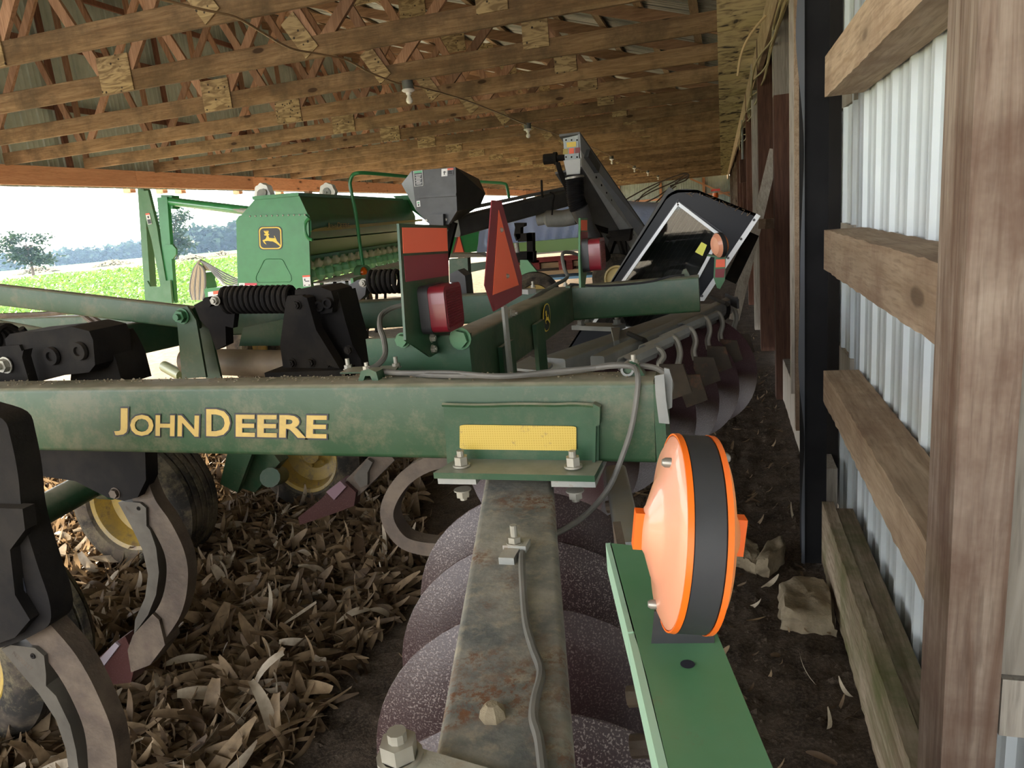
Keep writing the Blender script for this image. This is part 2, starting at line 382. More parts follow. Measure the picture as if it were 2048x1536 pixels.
def corrug(u0, u1, pitch, depth, kind='rib'):    # profile of ribbed sheet: list of (u, offset)
    o = []; u = u0
    while u < u1:
        if kind == 'rib':
            for a, h in ((0, 0), (.05, 1), (.15, 1), (.20, 0), (.34, 0), (.36, .2), (.40, .2), (.42, 0), (.66, 0), (.68, .2), (.72, .2), (.74, 0)):
                o.append((u + a * pitch / 1, h * depth))
        u += pitch
    o.append((u1, 0)); return o
def cyl(p0, p1, r, n=12): return MB().tube([p0, p1], r, n)
# ================================================================== THE SHED
S.cycles.diffuse_bounces = 8; S.cycles.max_bounces = 14
Y0, Y1, XL, XR = -3.0, 47.0, -9.95, .50
# floor: uneven soil under the roof
def gridsheet(x0, x1, y0, y1, st, fz):
    nx = max(2, int((x1 - x0) / st) + 1); ny = max(2, int((y1 - y0) / st) + 1); vs = []
    for j in range(ny):
        for i in range(nx):
            x = x0 + (x1 - x0) * i / (nx - 1); y = y0 + (y1 - y0) * j / (ny - 1); vs.append((x, y, fz(x, y)))
    return MB().add(vs, [(j * nx + i, j * nx + i + 1, (j + 1) * nx + i + 1, (j + 1) * nx + i) for j in range(ny - 1) for i in range(nx - 1)])
def soilz(x, y):
    return .018 * noise.noise((x * 2.1, y * 2.1, 0)) + .014 * noise.noise((x * 7, y * 7, 3)) + .010 * noise.noise((x * 22, y * 22, 5))
near = gridsheet(-3.5, .75, .3, 5.5, .022, lambda x, y: soilz(x, y) + .012 * max(0, noise.noise((x * 40, y * 40, 9))))
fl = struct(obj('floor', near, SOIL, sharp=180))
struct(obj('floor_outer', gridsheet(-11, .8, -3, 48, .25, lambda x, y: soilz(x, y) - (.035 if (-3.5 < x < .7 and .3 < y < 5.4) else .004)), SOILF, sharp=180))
clods = MB()
def pebble(mb, p, r, k=0):
    vs = []
    for a, b, c in ((1,0,0),(-1,0,0),(0,1,0),(0,-1,0),(0,0,1),(0,0,-1)):
        s = r * U(.6, 1.2); vs.append((p[0] + a * s, p[1] + b * s, p[2] + c * s * .7))
    mb.add(vs, [(0,2,4),(2,1,4),(1,3,4),(3,0,4),(2,0,5),(1,2,5),(3,1,5),(0,3,5)])
for i in range(16000):
    y = U(.6, 7) if rnd() < .8 else U(7, 20); x = U(-.9, .5) if rnd() < .75 else U(-3.2, -.4)
    pebble(clods, (x, y, soilz(x, y)), U(.003, .011) * (1 + (rnd() < .08) * 1.6))
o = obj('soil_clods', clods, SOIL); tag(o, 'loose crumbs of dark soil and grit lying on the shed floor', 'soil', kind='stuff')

# right wall -----------------------------------------------------------------
prof = corrug(Y0, 3.75, .23, .014)
m = MB(); XS = .515; n = len(prof)
m.add([(XS - h, u, .05) for u, h in prof] + [(XS - h, u, 3.1) for u, h in prof], [(i, i + 1, n + i + 1, n + i) for i in range(n - 1)])
wr = struct(obj('wall_right', m, SILV)); wr['label'] = 'white ribbed metal siding on the right wall of the shed'
def wpart(name, mb, mat, label=None): return obj(name, mb, mat, wr, label=label)
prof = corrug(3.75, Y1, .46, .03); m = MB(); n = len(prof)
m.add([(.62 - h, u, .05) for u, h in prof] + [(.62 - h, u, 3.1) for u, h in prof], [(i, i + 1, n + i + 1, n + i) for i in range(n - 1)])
wpart('siding_sheet', m, paint('dark_siding', (.055, .05, .045), (.09, .075, .06), .7), 'dark siding further along the wall')  # sheet in a much darker tone than the white siding before it
def raggedbar(y0, y1, x0, x1, z0, z1, n=40):
    m = MB(); vs = []
    for i in range(n + 1):
        y = y0 + (y1 - y0) * i / n; a = U(-.002, .002); b = U(-.003, .001)
        vs += [(x0 + a, y, z0 + b), (x1, y, z0), (x1, y, z1 + a), (x0 + a * .6, y, z1 + a)]
    fs = [(3, 2, 1, 0), (4*n, 4*n+1, 4*n+2, 4*n+3)]
    for i in range(n):
        k = 4 * i; fs += [(k, k+1, k+5, k+4), (k+1, k+2, k+6, k+5), (k+2, k+3, k+7, k+6), (k+3, k, k+4, k+7)]
    return m.add(vs, fs)
for z0, z1 in ((1.89, 2.03), (1.265, 1.415), (.74, .865)):
    wpart('girt', raggedbar(1.312, 3.0, .372, .50, z0, z1), WGIRT)
for z0, z1 in ((1.89, 2.03), (1.265, 1.415), (.74, .865)):
    wpart('girt', raggedbar(3.2, 14, .50, .56, z0, z1), WGREY)
wpart('base_board', raggedbar(1.312, 3.02, .372, .415, .02, .30, 60), WBASE, 'mossy weathered board along the foot of the wall')
wpart('base_board', raggedbar(1.312, 3.02, .425, .49, .02, .27, 60), WBASE)
wpart('base_board', raggedbar(3.3, 5.7, .42, .47, .02, .34, 30), WGREY)
# nearest post, a 12 cm timber and the boards behind it
wpart('post', MB().box(.332, .411, 1.17, 1.31, 0, 3.2), WPOST, 'near brown timber post with knots')
wpart('furring_board', MB().box(.418, .62, 1.2, 1.225, .762, 3.2), WGREY, 'pale board behind the near post')
wpart('block', MB().box(.424, .62, 1.2, 1.3, .645, .752), WGREY, 'short sawn block behind the near post')
# black sheathed post with a wavy edge
wpart('post', MB().box(.302, .392, 3.05, 3.2, 0, 3.2), paint('tarred_post', (.012, .012, .013), (.016, .016, .017), .9, bp=.1, spec=.1), 'black tarred post with a wavy edge')
wpart('post', MB().box(.41, .50, 3.5, 3.6, 0, 3.2), paint('gap_shade', (.014, .011, .010), None, .8))  # added strip, painted near-black for the shaded gap beside the black post
vs = []; nseg = 60
for i in range(nseg + 1):
    z = 3.1 * i / nseg; a = .016 * noise.noise((z * 2.6, 0, 4)) + .006 * math.sin(z * 5); vs += [(.293 + a, 3.045, z), (.306, 3.035, z), (.306, 3.06, z), (.296 + a, 3.06, z)]
m = MB().add(vs, [(4*i+a, 4*i+b, 4*i+4+b, 4*i+4+a) for i in range(nseg) for a, b in ((0,1),(1,2),(2,3),(3,0))])
wpart('wavy_edging', m, plain('bluish_black_rubber', (.045, .05, .06), .6), 'bluish black wavy rubber edging')
# timbers behind the black post, as far as they can be told apart
def post(px0, px1, by, Yp, z1=3.0, z0=0, mat=None, lab=None, th=.1, name='post'):
    a = P(px0, by, Y=Yp); b = P(px1, by, Y=Yp); return wpart(name, MB().box(a.x, b.x, Yp, Yp + th, z0, z1), mat or WPOSTR, lab)
post(1582, 1600, 700, 4.6, 3.0, .35, WGREY, 'pale narrow stud', .05, 'stud')
post(1591, 1606, 600, 4.0, 3.0, .3, WGIRT, None, .05, 'stud')
post(1553, 1582, 790, 5.75, 2.25, 0, WPOSTR, 'dark brown post with a pale upper end', .14)
post(1553, 1584, 790, 5.75, 3.0, 2.25, WGREY, None, .14)
post(1521, 1549, 600, 7.7, 3.0, 0, WPOSTR, None, .14)
post(1509, 1521, 600, 9.0, 3.0, 0, WGREY, 'grey weathered stud', .12)
post(1497, 1510, 560, 11.2, 3.0, 0, WPOSTR, None, .14)
for Yp in (13.8, 16.5, 19.2, 22, 26, 30, 35, 40): wpart('post', MB().box(.44, .58, Yp, Yp + .14, 0, 3.0), WPOSTR if Yp < 25 else WPOST)
wpart('beam_plate', MB().box(.36, .40, 3.2, Y1, 2.72, 3.0), WGIRT, 'long plate board under the truss heels')
wpart('beam_plate', MB().box(.50, .54, Y0, Y1, 2.80, 3.02), WGIRT)
# leaning planks against the wall
def plank(a, b, wd, th, mat, lab, name='plank', cat='plank', up=(0, 1, 0)):
    mid = Vector(a); o = obj(name, MB().bar(a, b, wd, th, up), mat, origin=(a.x, a.y, min(a.z, b.z))); return tag(o, lab, cat)
plank(P(1468, 640, Y=6.8), P(1549, 300, Y=7.3), .09, .04, WGREY, 'long grey plank leaning steeply against the wall posts')
plank(P(1462, 560, Y=6.2), P(1505, 470, Y=6.5), .10, .05, BLACKS, 'black steel channel leaning beside the grey plank', 'steel_channel', 'channel')
plank(P(1524, 448, Y=5.6), P(1552, 446, Y=5.9), .07, .05, WGIRT, 'short board stub wedged between the wall posts', 'board_stub', 'board')
# cables strapped along the top of the wall
m = MB()
for k in range(5):
    pts = [(.40 - .03 * math.sin(y * 1.3 + k) - .012 * k, y, 2.60 + .05 * math.sin(y * 1.7 + 2 * k) + .02 * k) for y in np.arange(3.3, 17, .35)]
    m.tube(smooth(pts, 3), .008, 6)
tag(obj('cable_bundle', m, plain('yellowed_cable', (.34, .26, .13), .6), origin=(.4, 3.3, 2.5)), 'bundle of yellowed cables running along the top of the right wall', 'cable')
m = MB().tube(smooth([P(1532, 30, Y=5.0), P(1500, 70, Y=5.05), P(1482, 110, Y=5.1), P(1475, 152, Y=5.1)], 5), .008, 7)
tag(obj('hanging_rope', m, plain('rope', (.38, .27, .13), .8)), 'short stiff rope end hanging down from the truss heels', 'rope')
bx = thing('switch_box', 'dark brown electrical box fixed high on a wall post', 'switch box', (.40, 13.0, 1.9))
a = P(1480, 366, Y=13.0); b = P(1497, 318, Y=13.0)
obj('box_body', MB().box(a.x, b.x, 12.9, 13.1, a.z, b.z), WPOSTR, bx)
obj('conduit', MB().tube(smooth([(b.x - .02, 13, a.z), (b.x + .05, 13, a.z - .05), (b.x + .07, 13, a.z - .3), (b.x + .07, 13, 1.0)], 4), .012, 6), GALV, bx)
obj('conduit', cyl((a.x + .05, 13, b.z), (a.x + .05, 13, 2.8), .02), GALV, bx)

# left (open) side: high front wall above the opening ------------------------
prof = corrug(Y0, Y1, .30, .02); m = MB(); n = len(prof)
m.add([(-10.12 + h, u, 2.72) for u, h in prof] + [(-10.12 + h, u, 6.6) for u, h in prof], [(i, i + 1, n + i + 1, n + i) for i in range(n - 1)])
wlft = struct(obj('wall_left', m, SIDG)); wlft['label'] = 'grey green ribbed siding above the open side'
y = Y0 + .3
while y < Y1:
    obj('header_board', MB().box(-10.0, -9.955, y + .004, min(y + 3.4, Y1) - .004, 2.735, 3.015), WHDR, wlft); y += 3.4
for z in (3.9, 4.85, 5.7): obj('wall_girt', MB().box(-10.06, -10.02, Y0, Y1, z, z + .09), WPOSTR, wlft)
y = 2.2
while y < 40:
    obj('wall_stud', MB().box(-10.02, -9.97, y, y + .09, 2.75, 6.4), WPOSTR, wlft)
    y += 2.45
for y in (5.9, 16.6, 27.2, 38): obj('post', MB().box(-10.12, -9.98, y, y + .16, 0, 2.74), WPOST, wlft)
for y in (10.9, 11.7, 12.2, 14.0, 14.9, 15.6): obj('eave_block', MB().box(-10.3, -10.14, y, y + .13, 2.66, 2.76), WHDR, wlft)
# far end wall
prof = corrug(-10.1, .6, .30, .02); m = MB(); n = len(prof)
m.add([(u, Y1 + .1 - h, 0) for u, h in prof] + [(u, Y1 + .1 - h, 3 + .31 * (.4 - u)) for u, h in prof], [(i, i + 1, n + i + 1, n + i) for i in range(n - 1)])
wb = struct(obj('wall_back', m, SIDG)); wb['label'] = 'grey ribbed metal end wall far down the shed'
for x in (-9, -6.3, -3.7, -1.1): obj('post', MB().box(x, x + .16, Y1 - .1, Y1 + .06, 0, 3.0), WHDR, wb)
for z in (.9, 1.9): obj('girt', MB().box(-10, .5, Y1 - .02, Y1 + .05, z, z + .12), WHDR, wb)
obj('brace', MB().bar((-1.8, Y1 - .3, 3.0), (.5, Y1 - .3, 1.75), .1, .14, (0, 1, 0)), WHDR, wb, label='orange brown diagonal brace')

# roof ------------------------------------------------------------------------
SL = .31
def rz(x): return 3.12 + SL * (.42 - x)
prof = corrug(Y0 - .5, Y1 + .4, .30, .022); m = MB(); n = len(prof)
xa, xb = 1.0, -10.5
m.add([(xa, u, rz(xa) + .20 + h) for u, h in prof] + [(xb, u, rz(xb) + .20 + h) for u, h in prof], [(i, i + 1, n + i + 1, n + i) for i in range(n - 1)])
ce = struct(obj('ceiling', m, ROOF)); ce['label'] = 'ribbed metal roof sheets above the trusses'
x = .40
while x > -10.2:
    obj('purlin', MB().hexa([(x, Y0, rz(x) + .145), (x - .09, Y0, rz(x - .09) + .145), (x - .09, Y1, rz(x - .09) + .145), (x, Y1, rz(x) + .145)],
                            [(x, Y0, rz(x) + .185), (x - .09, Y0, rz(x - .09) + .185), (x - .09, Y1, rz(x - .09) + .185), (x, Y1, rz(x) + .185)]), WPUR, ce)
    x -= .58
def tz(x): return rz(x)
def truss(Y, k):
    xs, xe = .46, -9.96; T = .038
    mb = MB(); mb.bar((xe, 0, 3.085), (xs, 0, 3.085), T, .17, r=.005)
    t = obj('roof_truss', mb, WCH, ce); t.location = (0, Y, 0); LOC[t.name] = (0, 0, 0)
    # children share the first truss's meshes
    return t
trY = [4.47, 5.70, 7.08, 8.45, 9.85, 11.4, 12.95]
while trY[-1] < Y1 - 1.5: trY.append(trY[-1] + 1.45)
trY = [-2.3, -.95, .4, 1.75, 3.1] + trY
t0 = truss(trY[0], 0)
kids = []
def tk(name, mb, mat): kids.append(obj(name, mb, mat, t0))
T = .038
tk('top_chord', MB().hexa([(.75, -T/2, rz(.75)), (-10.1, -T/2, rz(-10.1)), (-10.1, T/2, rz(-10.1)), (.75, T/2, rz(.75))],
                          [(.75, -T/2, rz(.75) + .14), (-10.1, -T/2, rz(-10.1) + .14), (-10.1, T/2, rz(-10.1) + .14), (.75, T/2, rz(.75) + .14)]), WCT)
def web(x0, z0, x1, z1): tk('web', MB().bar((x0, 0, z0), (x1, 0, z1), T, .089, (0, 1, 0)) if 0 else MB().prism([Vector((x0, -T/2 + .001, z0)) + q for q in webq(x0, z0, x1, z1)[0]] , (0, T - .002, 0)), WWEB)
def webq(x0, z0, x1, z1):
    d = Vector((x1 - x0, 0, z1 - z0)); s = Vector((d.z, 0, -d.x)).normalized() * .048
    return [[s, s + d, d - s, -s]]
tops = [-1.55, -3.9, -6.6]; 
for x0, z0, x1 in ((-3.15, 3.1, -3.9), (-5.1, 3.1, -4.0), (-5.3, 3.1, -6.5), (-3.1, 3.1, -2.2), (-8.4, 3.1, -6.7), (-8.5, 3.1, -9.75), (-1.45, 3.1, -2.1)):
    web(x0, z0, x1, rz(x1) + .06)
web(-9.9, 3.1, -9.9, rz(-9.9))
def plate(x0, x1, z0, z1, ys=-1): tk('gusset_plate', MB().box(x0, x1, -T/2 - .014, -T/2 - .001, z0, z1), PLY)
plate(-5.36, -5.01, 3.0, 3.31); tk('heel_plate', MB().box(.0, .45, -T/2 - .014, -T/2 - .001, 2.985, 3.28), PLYH); plate(-4.12, -3.74, rz(-3.9) - .28, rz(-3.9) + .13)
plate(-1.75, -1.5, 3.1, 3.1 + .3)
c0 = Vector((-3.27, -T/2 - .014, 3.17)); dv = Vector((-.40, 0, .62)).normalized(); sv = Vector((.62, 0, .40)).normalized() * .075
tk('gusset_plate', MB().prism([c0 - dv * .15 + sv, c0 + dv * .19 + sv, c0 + dv * .19 - sv, c0 - dv * .15 - sv], (0, .013, 0)), PLY)
# small plate joining top chord and ridge web; split heel block
tk('heel_block', MB().box(.02, .40, -T/2, T/2, 3.17, 3.26), WCT)
for i, Yt in enumerate(trY[1:]):
    t = t0.copy(); C.objects.link(t); t.parent = ce; t.location = (0, Yt, 0)
    for k_ in kids:
        q = k_.copy(); C.objects.link(q); q.parent = t
# ceiling lamps: porcelain holders with bulbs, every third truss
lam = thing('ceiling_lamp', 'white porcelain lamp holder with bare bulb on the grey box nearest the camera', 'lamp', (-2.93, 6.98, 2.98), 'bare bulbs along the trusses')
lb = obj('junction_box', MB().lathe((-2.93, 6.98, 2.93), (0, 0, 1), [(-.03, 0), (-.03, .055), (.05, .055), (.05, 0)], 16), plain('grey_box', (.10, .11, .11), .5), lam)
lh = obj('lamp_holder', MB().lathe((-2.93, 6.98, 2.90), (0, 0, -1), [(0, .0), (0, .062), (.012, .065), (.022, .05), (.03, .028), (.05, .025), (.05, 0)], 18), WHITE, lam)
lu = obj('bulb', MB().lathe((-2.93, 6.98, 2.85), (0, 0, -1), [(0, .018), (.02, .02), (.04, .032), (.06, .034), (.08, .022), (.088, 0)], 14), plain('glass_bulb', (.8, .8, .75), .15), lam)
labs = ['white lamp holder with bare bulb second from the camera above the conveyor', 'white lamp holder third along the row right of the conveyor head',
        'white lamp holder fourth along the row right of the conveyor', 'white lamp holder fifth along the row near the end wall', 'farthest small white lamp holder before the end wall']
for (x, y), lab in zip([(-2.84, 11.3), (-2.80, 20.1), (-2.85, 25.9), (-2.80, 30.2), (-2.87, 36.0)], labs):
    t = lam.copy(); C.objects.link(t); t.location = (x, y, 2.98); t['label'] = lab
    for ch in (lb, lh, lu): q = ch.copy(); C.objects.link(q); q.parent = t
m = MB()
wp = [tuple(P(x, y, Z=z)) for x, y, z in ((250, -18, 2.98), (320, -2, 2.985), (400, 18, 2.98), (470, 34, 2.985), (520, 62, 2.96), (580, 96, 2.96), (640, 108, 2.98), (694, 120, 2.985), (740, 145, 2.96), (800, 168, 2.96))] + [(-2.9, 7.2, 2.95), (-2.88, 8.4, 2.985), (-2.87, 9.85, 2.985), (-2.84, 11.25, 2.96), (-2.82, 13, 2.985), (-2.6, 15.6, 2.9), (-2.7, 18.6, 2.93), (-2.8, 20, 2.96), (-2.83, 22, 2.9), (-2.84, 24, 2.98), (-2.85, 26, 2.95), (-2.82, 28, 2.9), (-2.8, 30, 2.96), (-2.85, 36, 2.95)]
m.tube(smooth(wp, 4), .009, 6)
tag(obj('lamp_cable', m, plain('brown_cable', (.30, .20, .11), .6)), 'thin brown cable sagging from lamp to lamp under the trusses', 'cable')

# ================================================================== OUTDOORS
def fz(x, y): return 0.0
struct(obj('ground_field', gridsheet(-700, -14.6, -300, 600, 20, fz), FIELDG))
struct(obj('ground_yard', gridsheet(-14.7, -10.9, -60, 120, 4, lambda x, y: -.003), SOILO))
struct(obj('ground_outer', gridsheet(-13.4, 300, -300, 900, 40, lambda x, y: -.05), SOILO))
def leaves(name, pts, size, mat, parent=None, flat=.6):
    n = len(pts); pts = np.array(pts); rs = np.random.RandomState(3)
    a = rs.uniform(0, 2 * math.pi, n); tl = rs.normal(0, flat, n); s = size * rs.uniform(.6, 1.3, n) if np.isscalar(size) else np.array(size) * rs.uniform(.6, 1.3, n)
    d = np.stack([np.cos(a) * np.cos(tl), np.sin(a) * np.cos(tl), np.sin(tl)], 1); e = np.stack([-np.sin(a), np.cos(a), rs.normal(0, .35, n)], 1)
    v = np.stack([pts, pts + (d * .5 + e * .38) * s[:, None], pts + d * s[:, None], pts + (d * .5 - e * .38) * s[:, None]], 1).reshape(-1, 3)
    me = bpy.data.meshes.new(name); me.vertices.add(4 * n); me.vertices.foreach_set('co', v.ravel()); me.loops.add(4 * n); me.loops.foreach_set('vertex_index', np.arange(4 * n))
    me.polygons.add(n); me.polygons.foreach_set('loop_start', np.arange(0, 4 * n, 4)); me.polygons.foreach_set('loop_total', np.full(n, 4)); me.update(calc_edges=True)
    return obj(name, me, mat, parent)
pts = []; sz = []
rs = np.random.RandomState(5)
for i in range(110000):
    dist = 14 + 75 * rs.uniform(0, 1) ** 2.2; a = rs.uniform(-1.22, -.40)
    x = dist * math.sin(a); y = dist * math.cos(a)
    if x > -14.6: continue
    row = round(x / .75) * .75 + rs.normal(0, .20); pts.append((min(row, -14.55), y, rs.uniform(.08, .34) + (.02 * math.sin(y)))); sz.append(.085 + .0028 * (dist - 14))
tag(leaves('bean_plants', pts, sz, BEAN), 'rows of low green bean plants covering the field beside the shed', 'crop', kind='stuff')
def tree(x, y, h, wd, lab, name='field_tree', n=2600, trunk=.3, ls=.5, seed=1, group=None, base=.25):
    t = thing(name, lab, 'tree', (x, y, 0), group); r = np.random.RandomState(seed); m = MB()
    m.tube([(x, y, 0), (x + .02 * h, y, h * .3), (x, y, h * .75)], [trunk, trunk * .7, trunk * .25], 8)
    P_ = []; cl = []
    for k in range(26):
        z = r.uniform(base, .97); rr = wd / 2 * (1 - ((z - .55) / .6) ** 2) ** .5 * r.uniform(.3, 1); a = r.uniform(0, 6.28)
        c = np.array([x + rr * math.cos(a), y + rr * math.sin(a), z * h]); cl.append(c)
        m.tube([(x, y, z * h * .7), tuple(c)], [trunk * .25, trunk * .06], 5)
    for i in range(n): c = cl[r.randint(len(cl))]; P_.append(c + r.normal(0, 1, 3) * np.array([wd * .10, wd * .10, h * .055]))
    obj('trunk', m, WPOST, t); leaves('foliage', P_, ls, TREEL, t); return t
a = P(60, 531, Z=0); D1 = 130.0
def far(px, D): r = ROT @ _cv(px, 536 - .0957 * px); k = D / math.hypot(r[0], r[1]); return (r[0] * k, r[1] * k)
x, y = far(62, 130); tree(x, y, 6.6, 7.2, 'lone broad tree standing on a rubble mound at the left', trunk=.22, seed=2, n=2200, ls=.55)
x, y = far(352, 150); tree(x, y, 9.0, 7.0, 'tall open tree behind the upright green machine arm', trunk=.3, seed=5, n=2600, ls=.6, base=.1)
rs = np.random.RandomState(9)
tl_lab = 'pale hazy tree in the distant line along the field edge'
for i, px in enumerate(list(np.linspace(125, 290, 15)) + list(np.linspace(372, 560, 16)) + list(np.linspace(-20, 22, 4))):
    D = 300 if px > 360 else 420; x, y = far(px, D); h = (9 if px > 360 else 7.5) * rs.uniform(.75, 1.1)
    tree(x, y, h, 13 if px > 360 else 15, tl_lab, 'distant_tree', 420, .4, 2.6, 20 + i, 'hazy treeline along the far edge of the field', .12)
for i, (px, py, wpx, lab) in enumerate([(75, 546, 68, 'low heap of dug up field rubble under the lone tree'), (225, 531, 66, 'low rubble heap with weeds in the middle of the field'),
                                 (385, 519, 56, 'dark rubble heap right of the green machine arm'), (444, 511, 52, 'rubble heap nearest the green grain drill')]):
    c = P(px, py, Z=0); dd = (c - Vector(CAM)).length; W_ = wpx / F * dd * .5; m = MB()
    for k in range(150):
        a = U(0, 6.28); q = rnd() ** .5; px_ = c.x + math.cos(a) * q * W_; py_ = c.y + math.sin(a) * q * W_
        pebble(m, (px_, py_, W_ * .30 * (1 - q) + .0), W_ * U(.06, .16))
    o = obj('rubble_heap', m, STONE, origin=(c.x, c.y, 0)); tag(o, lab, 'rubble heap')
hz = bpy.data.materials.new('morning_haze'); hz.use_nodes = True; nt = hz.node_tree; nt.nodes.clear()
vo = nt.nodes.new('ShaderNodeVolumeScatter'); vo.inputs['Color'].default_value = (.45, .68, 1, 1); vo.inputs['Density'].default_value = .0004
nt.links.new(vo.outputs[0], nt.nodes.new('ShaderNodeOutputMaterial').inputs['Volume'])
o = obj('morning_haze', MB().box(-690, -45, -60, 560, .02, 22), hz); tag(o, 'thin bluish morning haze over the far field', 'haze', kind='stuff')
# ================================================================== THE DISK RIPPER (one machine, rear end towards the right wall)
rip = thing('disk_ripper', 'green disk ripper with maroon discs, coil springs and a long lettered beam in front', 'tillage implement', (-1.2, 2.2, 0))
def rp(name, mb, mat, par=None, label=None, sharp=35): return obj(name, mb, mat, par or rip, label=label, sharp=sharp)
# near frame beam along X
def bz(x): return 1.223 - .0139 * (x + .135)
b1 = rp('frame_beam', MB().bar((-2.9, 1.4515, bz(-2.9) - .087), (-.14, 1.4515, bz(-.14) - .087), .103, .174, r=.012), GREENB, label='dusty green main beam with yellow lettering')
rp('end_plate', MB().box(-.139, -.118, 1.396, 1.506, bz(-.13) - .178, bz(-.13) - .005), GREEN, b1)
Yf = 1.3985
def let(body, x0, x1, y0, y1, sl=.010):
    for o_, lf, mt, nm in ((.050, .0006, NAVY, 'lettering_outline'), (.026, .0012, YEL, 'lettering')):
        e = 3.0 if mt is NAVY else 0
        TL = P(x0 - e, y0 - e, Y=Yf); TR = P(x1 + e, y0 - e + sl * (x1 - x0), Y=Yf); BL = P(x0 - e, y1 + e, Y=Yf)
        text(body, TL - Vector((0, lf, 0)), TR - Vector((0, lf, 0)), BL - Vector((0, lf, 0)), mt, b1, nm, off=o_)
let('J', 229, 256, 816, 870); let('OHN', 261, 399, 829, 871); let('D', 413, 461, 818, 872); let('EERE', 472, 655, 829, 873)
# mounting bracket with the long reflector
br = rp('mounting_bracket', slab([(887, 812), (1186, 808), (1198, 822), (1197, 945), (895, 940)], .012, Y=1.387), GREEN, label='green bolted bracket with a long yellow reflector')
rp('weld_edge', MB().tube(smooth([P(x, 810 + U(-2, 2), Y=1.39) for x in (885, 930, 975, 1020, 1060, 1110, 1150, 1190)], 3), .005, 6), GREENB, br)
rp('side_flange', slab([(1186, 808), (1200, 815), (1199, 850), (1192, 853), (1190, 940), (1184, 940)], .02, Y=1.376), GREEN, br)
a = P(868, 957, Y=1.30); b = P(1190, 964, Y=1.30); c = P(1196, 930, Y=1.385); d = P(893, 926, Y=1.385)
rp('flange', MB().hexa([a, b, Vector((b.x + .002, 1.387, b.z)), Vector((a.x + .02, 1.387, a.z))], [v + Vector((0, 0, .013)) for v in (a, b, Vector((b.x + .002, 1.387, b.z)), Vector((a.x + .02, 1.387, a.z)))]), GREEN, br)
rr = [P(920 + u * 233, 848 + v * 51 + 3 * u, Y=1.3845) for u, v in [(x, .02 + y * .96) for x, y in rrect(4, .06)]]
rfm, nt, b_ = newmat('amber_prismatic_reflector'); v = coords(nt, (1, 1, 1)); br_ = N(nt, 'ShaderNodeTexVoronoi', Scale=190.0, Randomness=0.0); nt.links.new(v, br_.inputs['Vector'])
cc = mix(nt, ramp(nt, br_.outputs['Distance'], .25, .5), (.34, .21, .015), (.50, .36, .07)); cc = mix(nt, ramp(nt, noi(nt, v, 25, 8, .75), .57, .64, 0, .8), cc, (.20, .14, .07))
nt.links.new(cc, b_.inputs['Base Color']); b_.inputs['Roughness'].default_value = .35
rp('long_reflector', MB().prism(rr, (0, -.002, 0)), rfm, br)
for px, py, s in ((924, 936, 1), (1147, 938, 1)):
    p = P(px, py, Y=1.34); p.z = a.z + .014; rp('bolt', MB().bolt(p, (0, 0, 1), .013, .018, .016), BOLT, br)
rp('clamp_plate', MB().box(P(885, 975, Y=1.33).x, P(960, 975, Y=1.33).x, 1.31, 1.5, a.z - .016, a.z - .002), GALV, br)
rp('clamp_plate', MB().box(P(1108, 975, Y=1.33).x, P(1195, 975, Y=1.33).x, 1.31, 1.5, a.z - .018, a.z - .002), GALV, br)
rp('clamp_bolt', MB().bolt(P(925, 978, Y=1.34), (0, 0, -1), .013, .014, .01), BOLT, br)
rp('clamp_bolt', MB().bolt(P(1150, 980, Y=1.34), (0, 0, -1), .013, .014, .01), BOLT, br)
# gang beam below, running towards the camera
gd = Vector((.247, -.969, 0)); gc = Vector((-.422, 1.343, 0)); GZ = 1.018
g1 = rp('gang_beam', MB().bar((gc - gd * .9) + Vector((0, 0, GZ - .05)), (gc + gd * 1.35) + Vector((0, 0, GZ - .05)), .148, .10, r=.012), TUBEM, label='dusty rusting grey square tube running towards the camera')
rp('loose_stone', fixn(obj('x', MB(), GALV, rip)) and MB().lathe(P(985, 1423, Z=GZ + .006), (0, 0, 1), [(-.008, 0), (-.006, .016), (.003, .014), (.010, .007), (.011, 0)], 7), STONE, g1, 'small tan lump of dried mud')
bpy.data.objects.remove(bpy.data.objects['x'])
# cable clip on the gang beam
p = P(1027, 1105, Z=GZ + .004); cl = rp('cable_clip', MB().bar(p + Vector((-.018, .015, .006)), p + Vector((.022, .015, .006)), .03, .012), GALV, g1)
rp('clip_bolt', MB().bolt(p + Vector((0, .012, .012)), (0, 0, 1), .010, .010, .022), BOLT, cl)
rp('clip_foot', MB().bar(p + Vector((-.002, -.035, .002)), p + Vector((-.002, .012, .002)), .026, .012), GALV, cl)
# clamp across the beam at the bottom of the view
q = P(800, 1512, Z=GZ + .012)
cb = rp('axle_clamp', MB().bar(Vector((q.x - .01, q.y - .005, GZ + .005)), Vector((q.x + .29, q.y - .05, GZ - .004)), .05, .012), GALV, label='clamp plate bolted over the grey tube')
rp('bolt', MB().bolt(Vector((q.x + .0, q.y, GZ + .010)), (0, 0, 1), .017, .018, .014), BOLT, cb)
# disc blades of the near gang
def blade(c, ax, R, mat, dish, name='disc_blade', n=48):
    pr = []; K = 9
    for k in range(K + 1):
        r = R * k / K; pr.append((dish * ((r / R) ** 2 - 1), max(r, .0001)))
    pr2 = [(z - .006, r) for z, r in pr[::-1]]; pr2[0] = (pr[-1][0] - .002, R - .001)
    return rp(name, MB().lathe(c, ax, pr + pr2, n), mat)
for i, yc in enumerate((.30, .57, .84, 1.11, 1.38, 1.65)):
    xc = -.23 - .256 * (yc - .592); blade((xc, yc, .575), -gd, .305, DISC, .055)
rp('gang_axle', cyl((gc.x + .0 + .25 * .9, .1, .575), (-.23 - .256 * (1.9 - .592), 1.9, .575), .03), BLACKS)
